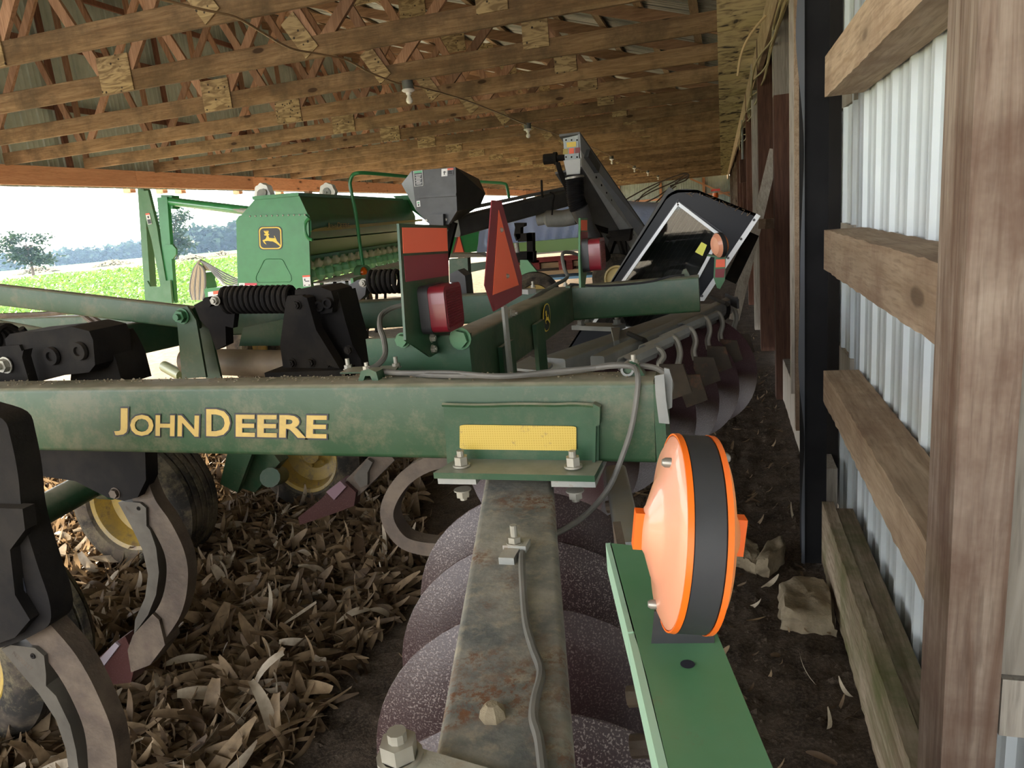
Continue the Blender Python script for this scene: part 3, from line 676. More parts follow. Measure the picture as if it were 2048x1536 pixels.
# C spring standards
def cspring(px, Y, lab=None):
    out = [(905, 922), (850, 927), (800, 955), (768, 1000), (763, 1040), (790, 1082), (835, 1098), (905, 1102)]
    return rp('c_spring', band([(x + px, y) for x, y in out], .042, Y, .055), SHANK, label=lab)
cspring(12, 1.75, 'curved flat C shaped spring standard')
# scraper tube of the near gang, lower right of the beam
sc1 = rp('scraper_tube', MB().bar(P(1232, 950, Y=1.62), P(1262, 1110, Y=1.18), .05, .05, r=.01), STEELG)
for px, py in ((1240, 1010), (1270, 1180), (1292, 1270), (1300, 1390), (1312, 1490)):
    rp('scraper_bracket', MB().lathe(P(px, py, Z=.93), (1, 0, .2), [(-.03, 0), (-.03, .014), (.02, .014), (.03, .008), (.03, 0)], 10), SHANK, sc1)
rp('scraper_bar', MB().bar(P(1236, 1085, Z=1.06), P(1325, 1545, Z=1.06), .012, .07), SHANK, sc1)
# green arm with the amber warning lamp
AZ = 1.198
arm = [P(x, y, Z=AZ) for x, y in [(1220, 1086), (1280, 1092), (1352, 1092), (1432, 1262), (1560, 1570), (1345, 1570), (1292, 1345), (1267, 1264), (1265, 1258)]]
la = rp('lamp_arm', MB().prism(arm, (0, 0, -.008)), GREENM, label='pale green steel arm carrying the amber lamp')
ed = MB()
for k, (u0, u1) in enumerate(((arm[0], arm[7]), (P(1268, 1268, Z=AZ), P(1342, 1575, Z=AZ)))):
    ed.bar(u0 - Vector((.002, 0, .017)), u1 - Vector((.002, 0, .017)), .006, .034)
rp('arm_flange', ed, plain('pale_green_edge', (.32, .50, .36), .4), la)
for px, py in ((1375, 1328),): rp('bolt_hole', MB().lathe(P(px, py, Z=AZ + .0008), (0, 0, 1), [(0, 0), (0, .0058)], 16), NAVY, la)
Yl = .56
lc = P(1377, 1064, Y=Yl); Rl = .0800
wl_ = rp('lamp_housing', MB().lathe(lc, (1, .22, -.14), [(-.0135, 0), (-.0135, Rl * .97), (-.011, Rl), (.011, Rl), (.0135, Rl * .97), (.0135, 0)], 56), BLK, label='round black lamp housing')
def lens(s):
    ax = Vector((1, .22, -.14)).normalized() * s
    rp('amber_lens', MB().lathe(lc, ax, [(.0137, 0), (.0137, Rl * .99), (.0165, Rl * .975), (.0215, Rl * .86), (.0255, Rl * .56), (.0285, Rl * .50), (.035, Rl * .26), (.038, Rl * .2), (.039, 0)], 56), AMBP if s < 0 else AMB, wl_, 'domed amber lens')
    rp('lens_rim', MB().lathe(lc, ax, [(.0120, Rl * 1.003), (.0120, Rl * 1.009), (.0165, Rl * 1.003), (.0165, Rl * .985)], 56, close=True), AMBE, wl_)
    u = ax.orthogonal().normalized(); up = (Vector((0, 0, 1)) - ax * ax.z).normalized(); sd = ax.cross(up)
    rp('lens_lug', MB().bar(lc + ax * .036 + up * .016, lc + ax * .036 - up * .016, .012, .018, ax), AMBE, wl_)
    for k in (-1, 1): rp('lens_screw', MB().lathe(lc + ax * .0225 + up * Rl * .78 * k - sd * .01, ax, [(-.004, .004), (.004, .004), (.0065, .0025), (.0065, 0)], 12), CHROME, wl_)
lens(-1); lens(1)
zb = lc.z - Rl
rp('lamp_foot', MB().hexa([(lc.x - .034, Yl - .012, AZ), (lc.x + .018, Yl - .004, AZ), (lc.x + .018, Yl + .02, AZ), (lc.x - .034, Yl + .012, AZ)],
                          [(lc.x - .030, Yl - .012, zb + .012), (lc.x + .018, Yl - .004, zb + .012), (lc.x + .018, Yl + .02, zb + .012), (lc.x - .030, Yl + .012, zb + .012)]), BLK, wl_)
# wiring over the beams
def onb(px, py, dz=.008, y=1.44): return P(px, py, Z=bz(-.6) + dz)
wz = [onb(*q) for q in ((735, 738), (770, 742), (850, 750), (950, 752), (1060, 750), (1160, 741))] + [P(1215, 733, Y=1.45), P(1262, 733, Y=1.43), P(1275, 748, Y=1.40), P(1274, 790, Y=1.385), P(1262, 860, Y=1.375), P(1240, 925, Y=1.37),
      P(1218, 975, Y=1.36), P(1180, 1022, Y=1.30), P(1135, 1055, Y=1.22), P(1085, 1078, Y=1.15), P(1050, 1092, Y=1.10), P(1044, 1120, Z=GZ + .012), P(1047, 1190, Z=GZ + .006), P(1053, 1250, Z=GZ + .006), P(1067, 1300, Z=GZ + .006), P(1082, 1345, Z=GZ + .006), P(1070, 1400, Z=GZ + .006), P(1067, 1440, Z=GZ + .006), P(1078, 1480, Z=GZ + .006), P(1088, 1560, Z=GZ + .006)]
rp('lamp_cable', MB().tube(smooth(wz, 5), .0058, 8), WIRE, label='grey twisted lamp cable')
rp('lamp_cable', MB().tube(smooth([onb(*q, dz=.012) for q in ((740, 741), (800, 746), (900, 746), (1000, 753), (1100, 744), (1180, 737))] + [P(1225, 730, Y=1.46), P(1280, 731, Y=1.47), P(1320, 740, Y=1.46), P(1341, 765, Y=1.43), P(1338, 790, Y=1.42)], 5), .0062, 8), WIRE)
st = rp('rubber_strap', slab([(1309, 752), (1328, 748), (1332, 800), (1339, 848), (1318, 846), (1311, 790)], .006, Y=1.385), STEELG, label='frayed grey rubber strap')
rp('rubber_strap', slab([(1328, 736), (1338, 738), (1345, 760), (1344, 815), (1334, 820), (1330, 770)], .006, Y=1.41), STEELG)
cs = rp('cable_saddle', MB().prism([P(x, y, Y=1.45) for x, y in [(1246, 752), (1250, 728), (1262, 722), (1275, 728), (1290, 752)]], (0, .03, 0)), GREEN)
rp('saddle_bolt', MB().bolt(P(1267, 728, Y=1.46), (0, 0, 1), .008, .008, .012), BOLT, cs); rp('saddle_clip', MB().lathe(P(1256, 737, Y=1.455), (0, 1, 0), [(-.014, .009), (-.014, .014), (.014, .014), (.014, .009)], 16, close=True), STEELG, cs)
cs = rp('cable_saddle', MB().prism([P(x, y, Y=1.44) for x, y in [(716, 764), (722, 742), (738, 738), (752, 744), (757, 762), (745, 762), (740, 752), (730, 752), (726, 764)]], (0, .035, 0)), GREEN)
rp('saddle_bolt', MB().bolt(P(734, 740, Y=1.455), (0, 0, 1), .008, .008, .010), BOLT, cs)
for px, py in ((697, 738), (793, 735)): rp('bolt', MB().bolt(onb(px, py, .002), (0, 0, 1), .009, .009, .018), BOLT, cs)
rp('strap_plate', MB().prism([onb(x, y, .002) for x, y in ((680, 748), (700, 737), (800, 733), (790, 745))], (0, 0, .004)), GREENB, cs)
mud = MB()
for k in range(420):
    x = -2.6 + 2.45 * rnd(); y = 1.42 + .08 * rnd() ** .5; pebble(mud, (x, y, bz(x) + .001), U(.0015, .004) * (2.2 if rnd() < .04 else 1))
for k in range(160): y = U(1.31, 1.38); x = U(-.58, -.26); pebble(mud, (x, y, 1.058), U(.0015, .004))
o = rp('dirt_crumbs', mud, STONE); o['kind'] = 'stuff'
# cross beam L1 (along Y) with its end plate
L1x = -.64
l1 = rp('cross_beam', MB().bar((L1x - .05, 1.70, 1.200), (L1x - .06, 3.20, 1.165), .10, .155, r=.010), GREENB, label='dusty green cross beam with small oval emblem')
rp('end_plate', MB().box(-.90, -.615, 1.665, 1.69, 1.00, 1.292), GREEN, l1)
rp('plate_bolt', MB().bolt(P(921, 677, Y=1.662), (0, -1, 0), .020, .014, 0), BOLTG, l1)
rp('plate_bolt', MB().bolt(P(806, 680, Y=1.662), (0, -1, 0), .014, .014, 0), BOLTG, l1)
e = lambda x, y: P(x, y, X=L1x + .0015)
sh = rrect(6, .42); q = quadmap(e(1085, 612), e(1099, 603), e(1087, 668))
em = obj('oval_emblem', MB().prism([q(*p) for p in sh], (.001, 0, 0)), YELC, l1)
obj('emblem_field', MB().prism([q(.5 + (x - .5) * .84, .5 + (y - .5) * .92) + Vector((.0012, 0, 0)) for x, y in sh], (.0008, 0, 0)), NAVY, l1)
obj('leaping_stag', MB().prism([q(.08 + .84 * (x - 400) / 165, .1 + .8 * (y - 452) / 165) + Vector((.0022, 0, 0)) for x, y in STAG], (.0006, 0, 0)), YELC, l1)
# L brackets on the cross beam, holding the far gang beam
for y0_, y1_, zt in ((1.97, 2.10, 1.20), (2.38, 2.50, 1.20)):
    a_ = rp('angle_bracket', MB().box(L1x, L1x + .014, y0_, y1_, .985, zt), GREEN)
    rp('bracket_flange', MB().box(L1x, L1x + .10, y0_, y1_, .972, .986), GREEN, a_)
    rp('bolt', MB().bolt((L1x + .055, (y0_ + y1_) / 2 - .01, .987), (0, 0, 1), .016, .020, .018), BOLT, a_)
# far beams at Y = 3.2
b2 = rp('far_frame_beam', MB().bar(P(1135, 606, Y=3.2), P(1399, 586, Y=3.2), .10, .152, r=.010), GREEN, label='dark green beam end reaching towards the wall')
rp('collar_plate', slab([(1131, 572), (1140, 572), (1142, 640), (1133, 642)], .12, Y=3.12), GREEN, b2)
rp('far_frame_beam', MB().bar(P(300, 652, Y=3.2), P(1132, 606, Y=3.2), .10, .135, r=.010), GREEND)
b5 = rp('side_frame_beam', MB().bar((-2.66, 2.0, 1.20), (-2.66, 3.3, 1.165), .10, .15, r=.01), GREEND)
rp('side_frame_beam', MB().bar(P(-60, 655, Y=3.9), P(330, 645, Y=3.9), .10, .13, r=.01), GREENB)
for k, (x0, y0, x1, y1) in enumerate(((150, 624, 215, 665), (165, 624, 225, 660))): rp('hydraulic_hose', MB().tube(smooth([P(-10, 631 + k * 2, Y=3.5), P(80, 628 + k, Y=3.5), P(x0, y0, Y=3.45), P((x0 + x1) / 2 - 3, (y0 + y1) / 2 - 3, Y=3.4), P(x1, y1, Y=3.35)], 5), .014, 8), SHANK)
rp('brace_tube', cyl(P(-40, 645, Y=2.4), P(110, 672, Y=2.5), .028), GREENB)
# diagonal link, pivot and lever
lk = rp('lift_link', MB().bar(P(-60, 582, Y=2.62), P(395, 636, Y=2.62), .05, .098, r=.008), GREENB, label='long sloping green lift link')
lv = rp('lift_lever', slab([(352, 620), (374, 612), (392, 640), (412, 755), (364, 757)], .012, Y=2.57), GREENB)
rp('lever_plate', slab([(380, 612), (402, 612), (412, 625), (442, 757), (412, 757), (396, 690)], .012, Y=2.68), GREEN, lv)
rp('pivot_bolt', MB().bolt(P(365, 632, Y=2.568), (0, -1, 0), .024, .022, .022), BOLTG, lv)
rp('rocker_tube', cyl(P(372, 722, Y=2.85), P(735, 733, Y=2.85), .064, 20), paint('brown_rocker_tube', (.14, .10, .065), (.20, .15, .10), .55, dirt=.4), label='dusty brown cross tube')
rp('rocker_brace', slab([(486, 655), (560, 640), (700, 645), (700, 690), (478, 692)], .012, Y=3.0), GREEN)
rp('axle_tube', cyl(P(30, 1050, Y=1.95), P(262, 925, Y=2.5), .062, 18), GREEN); rp('axle_knuckle', cyl(P(200, 985, Y=2.4), P(225, 985, Y=2.2), .03), GREEN)
rp('wheel_arm', slab([(455, 905), (505, 905), (475, 985), (440, 968)], .03, Y=2.9), GREENB); rp('wheel_arm', slab([(500, 905), (545, 905), (560, 925), (510, 985), (478, 975)], .08, Y=3.0), GREEN)
rp('wheel_spindle', cyl(P(540, 955, Y=2.9), P(560, 950, Y=3.25), .05), GREEN)
rp('steel_cylinder', cyl(P(330, 733, Y=3.1), P(365, 752, Y=2.9), .03), plain('olive_cylinder', (.22, .24, .10), .4))
# reflector plate with tail lamp, facing the rear
Xp = -.70
def xq(x, y): return P(x, y, X=Xp)
rpl = rp('reflector_plate', MB().prism([xq(798, 447), (xq(895, 451)), xq(902, 690), xq(862, 714), xq(812, 680)], (-.006, 0, 0)), GREEN, label='upright plate with orange and red reflectors')
def strip(par, pts, X, mat, name): return rp(name, MB().prism([P(x, y, X=X + .0008) for x, y in pts], (.0012, 0, 0)), mat, par)
strip(rpl, [(804, 455), (893, 456), (895, 502), (806, 507)], Xp, ORR, 'orange_strip'); strip(rpl, [(807, 512), (895, 507), (897, 551), (811, 564)], Xp, REDR, 'red_strip')
for px, py in ((863, 676), (865, 698)): rp('bolt', MB().bolt(xq(px, py), (1, 0, 0), .008, .008, .004), BOLT, rpl)
def taillamp(cx, cy, X, s, parent):
    c = P(cx, cy, X=X); m = MB().bar(c, c + Vector((.03 * s, 0, 0)), .145 * s, .135 * s, r=.02 * s); h = rp('lamp_base', m, BLK, parent)
    l = rp('red_lens', MB().bar(c + Vector((.03 * s, 0, 0)), c + Vector((.078 * s, 0, 0)), .142 * s, .130 * s, r=.022 * s), LENS, parent, 'red tail lamp lens')
    g = MB()
    for k in range(-7, 8):
        g.bar(c + Vector((.0785 * s, k * .0085 * s, -.052 * s)), c + Vector((.0785 * s, k * .0085 * s, .052 * s)), .003 * s, .002 * s, (1, 0, 0)); g.bar(c + Vector((.0785 * s, -.060 * s, k * .0075 * s)), c + Vector((.0785 * s, .06 * s, k * .0075 * s)), .003 * s, .002 * s, (1, 0, 0))
    o = rp('lens_ribs', g, LENS, parent); return h
taillamp(858, 616, Xp, .86, rpl)
rp('plate_cable', MB().tube(smooth([P(805, 610, Y=1.75), P(780, 618, Y=1.72), P(762, 632, Y=1.68), P(760, 655, Y=1.62), P(768, 680, Y=1.57), P(770, 710, Y=1.52), P(755, 730, Y=1.48), P(735, 740, Y=1.45)], 6), .007, 8), WIRE)
# slow vehicle triangle on its post
Xs = -.60
sp_ = rp('sign_post', MB().box(Xs - .012, Xs - .004, 1.952, 1.985, .985, 1.32), GALV, label='slotted steel post of the warning triangle')
tri = [(984, 400), (1003, 402), (1044, 552), (1044, 590), (988, 623), (970, 570)]
tr = rp('warning_triangle', MB().prism([P(x, y, X=Xs) for x, y in tri], (-.003, 0, 0)), REDR, label='orange slow vehicle triangle with dark red border')
strip(tr, [(997, 420), (1037, 570), (985, 590)], Xs, ORR, 'orange_triangle')
for px, py in ((1002, 460), (1014, 552)): rp('bolt', MB().bolt(P(px, py, X=Xs + .002), (1, 0, 0), .005, .005, .002), BOLT, tr)
rp('bolt', MB().bolt(P(1022, 627, X=Xs), (1, 0, 0), .008, .012, .008), BOLT, sp_)
# small rear lamp bracket on the far beam
Xa = -.56
ra = rp('lamp_bracket', MB().prism([P(x, y, X=Xa) for x, y in [(1161, 436), (1175, 436), (1176, 520), (1173, 552), (1170, 575), (1162, 575), (1160, 520)]], (-.008, 0, 0)), GREENM, label='slim upright bracket with red lamp')
strip(ra, [(1162, 440), (1174, 440), (1174, 461), (1162, 461)], Xa, ORR, 'orange_strip'); strip(ra, [(1162, 463), (1175, 463), (1175, 490), (1161, 490)], Xa, REDR, 'red_strip')
taillamp(1169, 510, Xa, 1.0, ra)
rp('lamp_cable', MB().tube(smooth([P(1158, 510, Y=3.3), P(1140, 505, Y=3.25), P(1125, 508, Y=3.2), P(1128, 535, Y=3.15), P(1134, 555, Y=3.15), P(1110, 570, Y=3.0), P(1075, 590, Y=2.8), P(1048, 610, Y=2.6)], 6), .008, 8), WIRE)
cl = rp('cable_clip', MB().bar(P(1047, 582, Z=1.26), P(1064, 583, Z=1.26), .04, .02), STEELG)
for px, py in ((1022, 585), (1066, 575), (1131, 572)): rp('bolt', MB().bolt(P(px, py, Z=1.25), (0, 0, 1), .009, .010, .018), BOLT, cl)
rp('lamp_cable', MB().tube(smooth([P(1140, 568, Y=3.15), P(1200, 572, Y=3.15), P(1290, 565, Y=3.15), P(1340, 553, Y=3.15), P(1368, 550, Y=3.18)], 5), .005, 6), BLK)
rp('cable_saddle', MB().prism([P(x, y, Y=3.2) for x, y in [(1360, 556), (1366, 540), (1372, 538), (1382, 556)]], (0, .03, 0)), GREENB)
# right small reflector bracket with a second amber lamp
rb = rp('reflector_bracket', MB().prism([P(x, y, Y=4.3) for x, y in [(1429, 514), (1452, 512), (1450, 560), (1440, 578), (1434, 576), (1427, 555)]], (0, .008, 0)), GREENM, label='small green bracket with orange and red reflectors')
for pts, mt, nm in (([(1432, 519), (1450, 518), (1450, 534), (1431, 535)], ORR, 'orange_strip'), ([(1431, 538), (1450, 537), (1448, 555), (1430, 555)], REDR, 'red_strip')): rp(nm, MB().prism([P(x, y, Y=4.298) for x, y in pts], (0, -.001, 0)), mt, rb)
rp('bracket_foot', MB().bar(P(1415, 510, Y=4.3), P(1440, 514, Y=4.3), .08, .008), GREENM, rb)
c = P(1439, 490, Y=4.25); ax = Vector((1, .5, .1)); rl = rp('lamp_housing', MB().lathe(c, ax, [(-.012, 0), (-.012, .07), (.012, .07), (.012, 0)], 28), BLK, rb)
rp('amber_lens', MB().lathe(c, -ax, [(.0125, 0), (.0125, .068), (.03, .05), (.036, 0)], 28), AMBP, rb); rp('amber_lens', MB().lathe(c, ax, [(.0125, 0), (.0125, .068), (.03, .05), (.036, 0)], 28), AMB, rb)
# far gang beam, scraper bar, springs and discs
GZ2 = 1.0; a = P(1103, 716, Z=GZ2); d2 = Vector((.40, .917, 0)); a2 = a + d2 * 1.5
g2 = rp('gang_beam', MB().bar(a + Vector((0, 0, -.05)), a2 + Vector((0, 0, -.05)), .135, .10, r=.01), STEELG, label='grey square tube of the far disc gang')
rp('clamp_plate', MB().bar(P(1155, 652, Z=GZ2 + .012), P(1240, 655, Z=GZ2 + .012), .10, .022), STEELG, g2)
rp('clamp_ear', MB().prism([P(x, y, Z=GZ2 + .02) for x, y in [(1222, 655), (1240, 655), (1238, 680), (1228, 682)]], (0, 0, -.09)), STEELG, g2)
for px, py in ((1162, 650), (1177, 644), (1234, 648)): rp('bolt', MB().bolt(P(px, py, Z=GZ2 + .024), (0, 0, 1), .016, .018, .014), STEELG, g2)
rp('channel_bracket', MB().prism([P(x, y, Z=.985) for x, y in [(1015, 735), (1060, 712), (1105, 728), (1092, 742)]], (0, 0, -.01)), STEELG, g2)
s0 = P(1195, 726, Z=1.0); s1 = P(1465, 602, Z=1.0)
sb = rp('scraper_bar', MB().bar(s0, s1, .06, .055, r=.008), STEELG, label='dusty grey scraper bar')
rp('end_cap', MB().bar(P(1452, 596, Z=1.02), P(1476, 608, Z=1.02), .01, .05), BLK, sb)
for px, py in ((1283, 685), (1448, 612)): rp('u_bolt', MB().tube(smooth([P(px - 26, py - 18, Z=1.03), P(px - 8, py - 10, Z=1.035), P(px + 8, py - 2, Z=1.03), P(px + 8, py + 16, Z=.96), P(px + 2, py + 24, Z=.95)], 4), .011, 8), BLACKS, sb)
def helix(p0, p1, R, r, turns, n=12, m=5):
    p0 = Vector(p0); p1 = Vector(p1); t = (p1 - p0).normalized(); a = t.orthogonal().normalized(); b = t.cross(a)
    return MB().tube([p0 + (p1 - p0) * (k / (turns * n)) + a * R * math.cos(2 * math.pi * k / n) + b * R * math.sin(2 * math.pi * k / n) for k in range(int(turns * n) + 1)], r, m)
rods = [(1320, 702, 1322, 735), (1352, 680, 1360, 755), (1384, 662, 1391, 720), (1414, 640, 1418, 698), (1440, 630, 1443, 685), (1468, 618, 1470, 672)]
for i, (tx, ty, bx_, by_) in enumerate(rods):
    Yr = 2.66 + .30 * i; top = P(tx, ty, Y=Yr); bot = P(bx_, by_, Y=Yr - .03)
    r_ = rp('scraper_rod', MB().tube(smooth([top + Vector((-.045, -.0, .0)), top + Vector((-.025, 0, .012)), top + Vector((0, 0, .0)), top.lerp(bot, .35) + Vector((.01, 0, 0)), top.lerp(bot, .7) + Vector((-.004, 0, 0)), bot], 5), .0135, 8), CHROME)
    f_ = (4.1 / Yr) ** 1.0; k_ = 1 / Yr * 3.9
    bl = [(bx_ - 4, by_ - 6), (bx_ + 30 * k_, by_ - 4 * k_), (bx_ + 42 * k_, by_ + 34 * k_), (bx_ + 10 * k_, by_ + 46 * k_), (bx_ - 4, by_ + 16)]
    rp('scraper_blade', MB().prism([P(x, y, Y=Yr - .05) for x, y in bl], (.002, .012, 0)), paint('rusty_scraper_%d' % i, (.04, .028, .017), (.075, .055, .034), .7, rust=.6), r_)
    rp('scraper_spring', helix(top + Vector((-.11, -.22, .0)), top + Vector((-.03, .0, .0)), .026, .0045, 20, 8, 4), STEELG, r_)
ax2 = Vector((.34, .94, 0))
for i, yc in enumerate((2.47, 2.74, 3.01, 3.28, 3.55, 3.82, 4.09)):
    xc = -.13 - .362 * (4.1 - yc); o = blade((xc, yc, .63), -ax2, .315, DISC2, .08)
rp('gang_axle', cyl((-.13 - .362 * 1.8, 2.3, .63), (-.10, 4.18, .63), .03), BLACKS)
# spring trip shank assemblies ------------------------------------------------
def coil(x0, x1, y, Y, R, turns, nm='coil_spring', wire=.0105): return rp(nm, helix(P(x0, y, Y=Y), P(x1, y - 2, Y=Y), R, wire, turns, 16, 7), BLACKS)
Ya = 2.45
for dy in (0, .13): coil(452, 590, 600, Ya + dy, .047, 13)
bk = rp('spring_bracket', slab([(572, 600), (575, 592), (605, 590), (612, 602), (630, 660), (655, 700), (682, 738), (566, 735), (560, 690)], .02, Y=Ya - .06), BLACKS, label='black cast spring bracket')
rp('bracket_rib', MB().prism([P(x, y, Y=Ya - .10) for x, y in [(604, 592), (614, 596), (632, 660), (668, 718), (680, 738), (655, 730), (620, 665)]], (0, .05, 0)), BLACKS, bk)
rp('bracket_cap', slab([(590, 580), (640, 574), (662, 582), (668, 600), (664, 625), (632, 630), (615, 600), (590, 596)], .16, Y=Ya - .04), BLACKS, bk, sharp=20)
rp('bracket_body', slab([(625, 600), (662, 588), (676, 584), (690, 640), (705, 690), (722, 720), (725, 748), (680, 748), (640, 700)], .14, Y=Ya), BLACKS, bk)
rp('bracket_base', MB().box(P(560, 745, Y=Ya).x, P(712, 745, Y=Ya).x, Ya - .1, Ya + .12, P(600, 752, Y=Ya).z, P(600, 733, Y=Ya).z), BLACKS, bk)
for px, py in ((640, 612), (656, 606)): rp('cap_boss', MB().lathe(P(px, py, Y=Ya - .045), (0, -1, 0), [(0, .022), (.012, .020), (.012, .012), (.002, .012), (.002, 0)], 20), BLACKS, bk)
for px, py in ((594, 610), (584, 726), (622, 725), (656, 726), (698, 700)): rp('bolt', MB().bolt(P(px, py, Y=Ya - .063), (0, -1, 0), .013, .012, .006), BLACKS, bk)
rp('spring_eye', MB().lathe(P(437, 600, Y=Ya), (0, 1, 0), [(-.07, 0), (-.07, .020), (.1, .020), (.1, 0)], 16), BLACKS, bk)
rp('spring_bolt', MB().bolt(P(432, 601, Y=Ya - .07), (0, -1, 0), .014, .014, .010), BOLT, bk)
rp('trip_arm', slab([(388, 610), (412, 598), (440, 590), (450, 625), (452, 690), (432, 700), (418, 660), (400, 640)], .05, Y=Ya + .05), BLACKS, bk)
rp('trip_link', slab([(445, 620), (470, 624), (466, 656), (448, 652)], .03, Y=Ya), BLACKS, bk)
s4 = rp('shank', band([(775, 905), (745, 935), (712, 968), (680, 995)], .085, Ya + .02, .04), SHANK, label='rusty curved shank')
rp('shank_point', slab([(690, 965), (712, 985), (708, 1012), (665, 1028), (600, 1050), (596, 1035), (640, 1000), (655, 985)], .05, Y=Ya + .0), REDST, s4, 'maroon ripper point'); rp('point_shin', slab([(706, 955), (735, 918), (745, 925), (735, 945), (735, 970), (720, 975)], .07, Y=Ya - .0), SHIN, s4)
rp('point_tip', slab([(652, 984), (680, 962), (692, 974), (668, 1000)], .07, Y=Ya - .01), plain('worn_bright_maroon', (.20, .13, .15), .25), s4)
Yc = 3.0
for dy in (0, .1): coil(742, 802, 564, Yc + dy, .047, 6)
bk = rp('spring_bracket', slab([(676, 598), (690, 575), (715, 560), (735, 557), (730, 590), (720, 600)], .05, Y=Yc + .05), paint('grey_cast', (.09, .09, .095), (.06, .06, .06), .5), label='grey curved trip arm')
rp('spring_bolt', MB().bolt(P(727, 566, Y=Yc), (0, -1, 0), .014, .014, .010), BOLT, bk)
rp('bracket_cap', slab([(900, 548), (915, 540), (930, 552), (935, 600), (900, 600)], .1, Y=Yc + .3), paint('grey_cast2', (.07, .07, .075), (.04, .04, .04), .5), bk)
# assembly just behind the near beam, left
Yb = 1.68
for dy in (0, .12): coil(-50, 28, 683, Yb + .02 + dy, .047, 6)
bk = rp('spring_bracket', slab([(-40, 700), (10, 692), (38, 690), (45, 705), (40, 715), (55, 770), (-40, 770)], .03, Y=Yb - .05), BLACKS, label='black cast bracket behind the lettered beam')
rp('bracket_cap', slab([(10, 678), (20, 668), (100, 660), (140, 653), (178, 662), (186, 680), (190, 730), (178, 745), (130, 750), (60, 768), (42, 700), (12, 692)], .14, Y=Yb - .04), BLACKS, bk)
rp('bracket_body', slab([(150, 666), (205, 670), (215, 685), (232, 720), (245, 770), (140, 770)], .12, Y=Yb + .03), BLACKS, bk)
rp('bracket_rib', slab([(36, 708), (47, 700), (44, 715), (60, 770), (48, 770)], .03, Y=Yb - .09), BLACKS, bk)
for px, py in ((105, 712), (160, 702)): rp('cap_boss', MB().lathe(P(px, py, Y=Yb - .045), (0, -1, 0), [(0, .028), (.010, .026), (.010, .014), (.002, .013), (.002, 0)], 22), BLACKS, bk)
rp('bolt', MB().bolt(P(12, 730, Y=Yb - .055), (0, -1, 0), .018, .016, .012), BOLT, bk)
s1_ = rp('shank', band([(262, 930), (290, 1005), (325, 1055), (350, 1110), (354, 1160), (342, 1215), (312, 1262), (275, 1305)], [.085, .085, .08, .08, .08, .08, .08, .08], Yb, .042), SHANK, label='rusty C curved ripper shank')
rp('shank_holder', slab([(-30, 900), (290, 900), (292, 960), (275, 995), (248, 1002), (215, 995), (150, 962), (30, 945), (-30, 940)], .05, Y=Yb - .03), BLACKS, s1_)
rp('holder_pin', MB().bolt(P(231, 986, Y=Yb - .03), (0, -1, 0), .013, .010, 0), SHANK, s1_)
sn = rp('wear_shin', slab([(236, 1005), (245, 1003), (280, 1006), (292, 1016), (293, 1052), (300, 1060), (312, 1095), (318, 1145), (312, 1190), (296, 1230), (268, 1268), (270, 1240), (290, 1195), (296, 1150), (285, 1100), (262, 1052)], .06, Y=Yb - .009), SHIN, s1_, 'grey wear shin')
rp('shin_bolt', MB().lathe(P(277, 1017, Y=Yb - .0095), (0, -1, 0), [(0, 0), (0, .007), (.002, .006), (.002, .003), (0, .002), (0, 0)], 16), BLACKS, s1_)
rp('point_adapter', slab([(266, 1270), (305, 1228), (318, 1240), (330, 1290), (300, 1330), (262, 1345), (255, 1300)], .07, Y=Yb - .012), SHANK, s1_)
rp('ripper_point', slab([(258, 1290), (270, 1330), (262, 1365), (215, 1370), (190, 1358), (182, 1330), (225, 1290), (250, 1272)], .06, Y=Yb - .006), REDST, s1_, 'maroon ripper point'); rp('point_tip', slab([(184, 1333), (230, 1285), (238, 1292), (200, 1342)], .075, Y=Yb - .014), plain('worn_point', (.26, .22, .24), .3), s1_)
# nearest shank at the left edge
Yn = 1.16
s2_ = rp('shank', band([(20, 1205), (75, 1262), (130, 1325), (172, 1400), (200, 1480), (208, 1600)], [.12, .10, .095, .09, .09, .09], Yn, .045), SHANK, label='nearest big rusty shank at the left edge')
rp('shank_holder', slab(sm([(-60, 815), (5, 838), (22, 880), (36, 950), (42, 1010), (50, 1050), (62, 1090), (78, 1140), (98, 1200), (100, 1245), (70, 1268), (20, 1290), (-60, 1310)]), .06, Y=Yn - .035), BLACKS, s2_)
rp('holder_slot', slab([(14, 1095), (28, 1095), (52, 1180), (50, 1225), (40, 1215)], .002, Y=Yn - .0375), NAVY, s2_)
rp('holder_web', slab([(-40, 1015), (45, 1018), (50, 1060), (20, 1100), (30, 1190), (60, 1240), (30, 1275), (-40, 1300)], .03, Y=Yn - .06), BLACKS, s2_)
rp('wear_shin', slab([(2, 1298), (22, 1290), (70, 1296), (88, 1312), (92, 1350), (92, 1372), (112, 1392), (140, 1450), (152, 1500), (160, 1560), (140, 1560), (132, 1500), (112, 1440), (78, 1388), (45, 1350)], .065, Y=Yn - .01), SHIN, s2_, 'grey wear shin with cast numbers')
rp('shin_bolt', MB().lathe(P(66, 1312, Y=Yn - .0105), (0, -1, 0), [(0, 0), (0, .008), (.002, .007), (.002, .003), (0, .002), (0, 0)], 16), BLACKS, s2_)
text('N200217', P(28, 1302, Y=Yn - .0105), P(66, 1336, Y=Yn - .0105), P(24, 1309, Y=Yn - .0105), SHANK, s2_, 'cast_lettering')
text('N200217', P(252, 1012, Y=Yb - .0095), P(268, 1028, Y=Yb - .0095), P(249, 1015, Y=Yb - .0095), SHANK, s1_, 'cast_lettering')
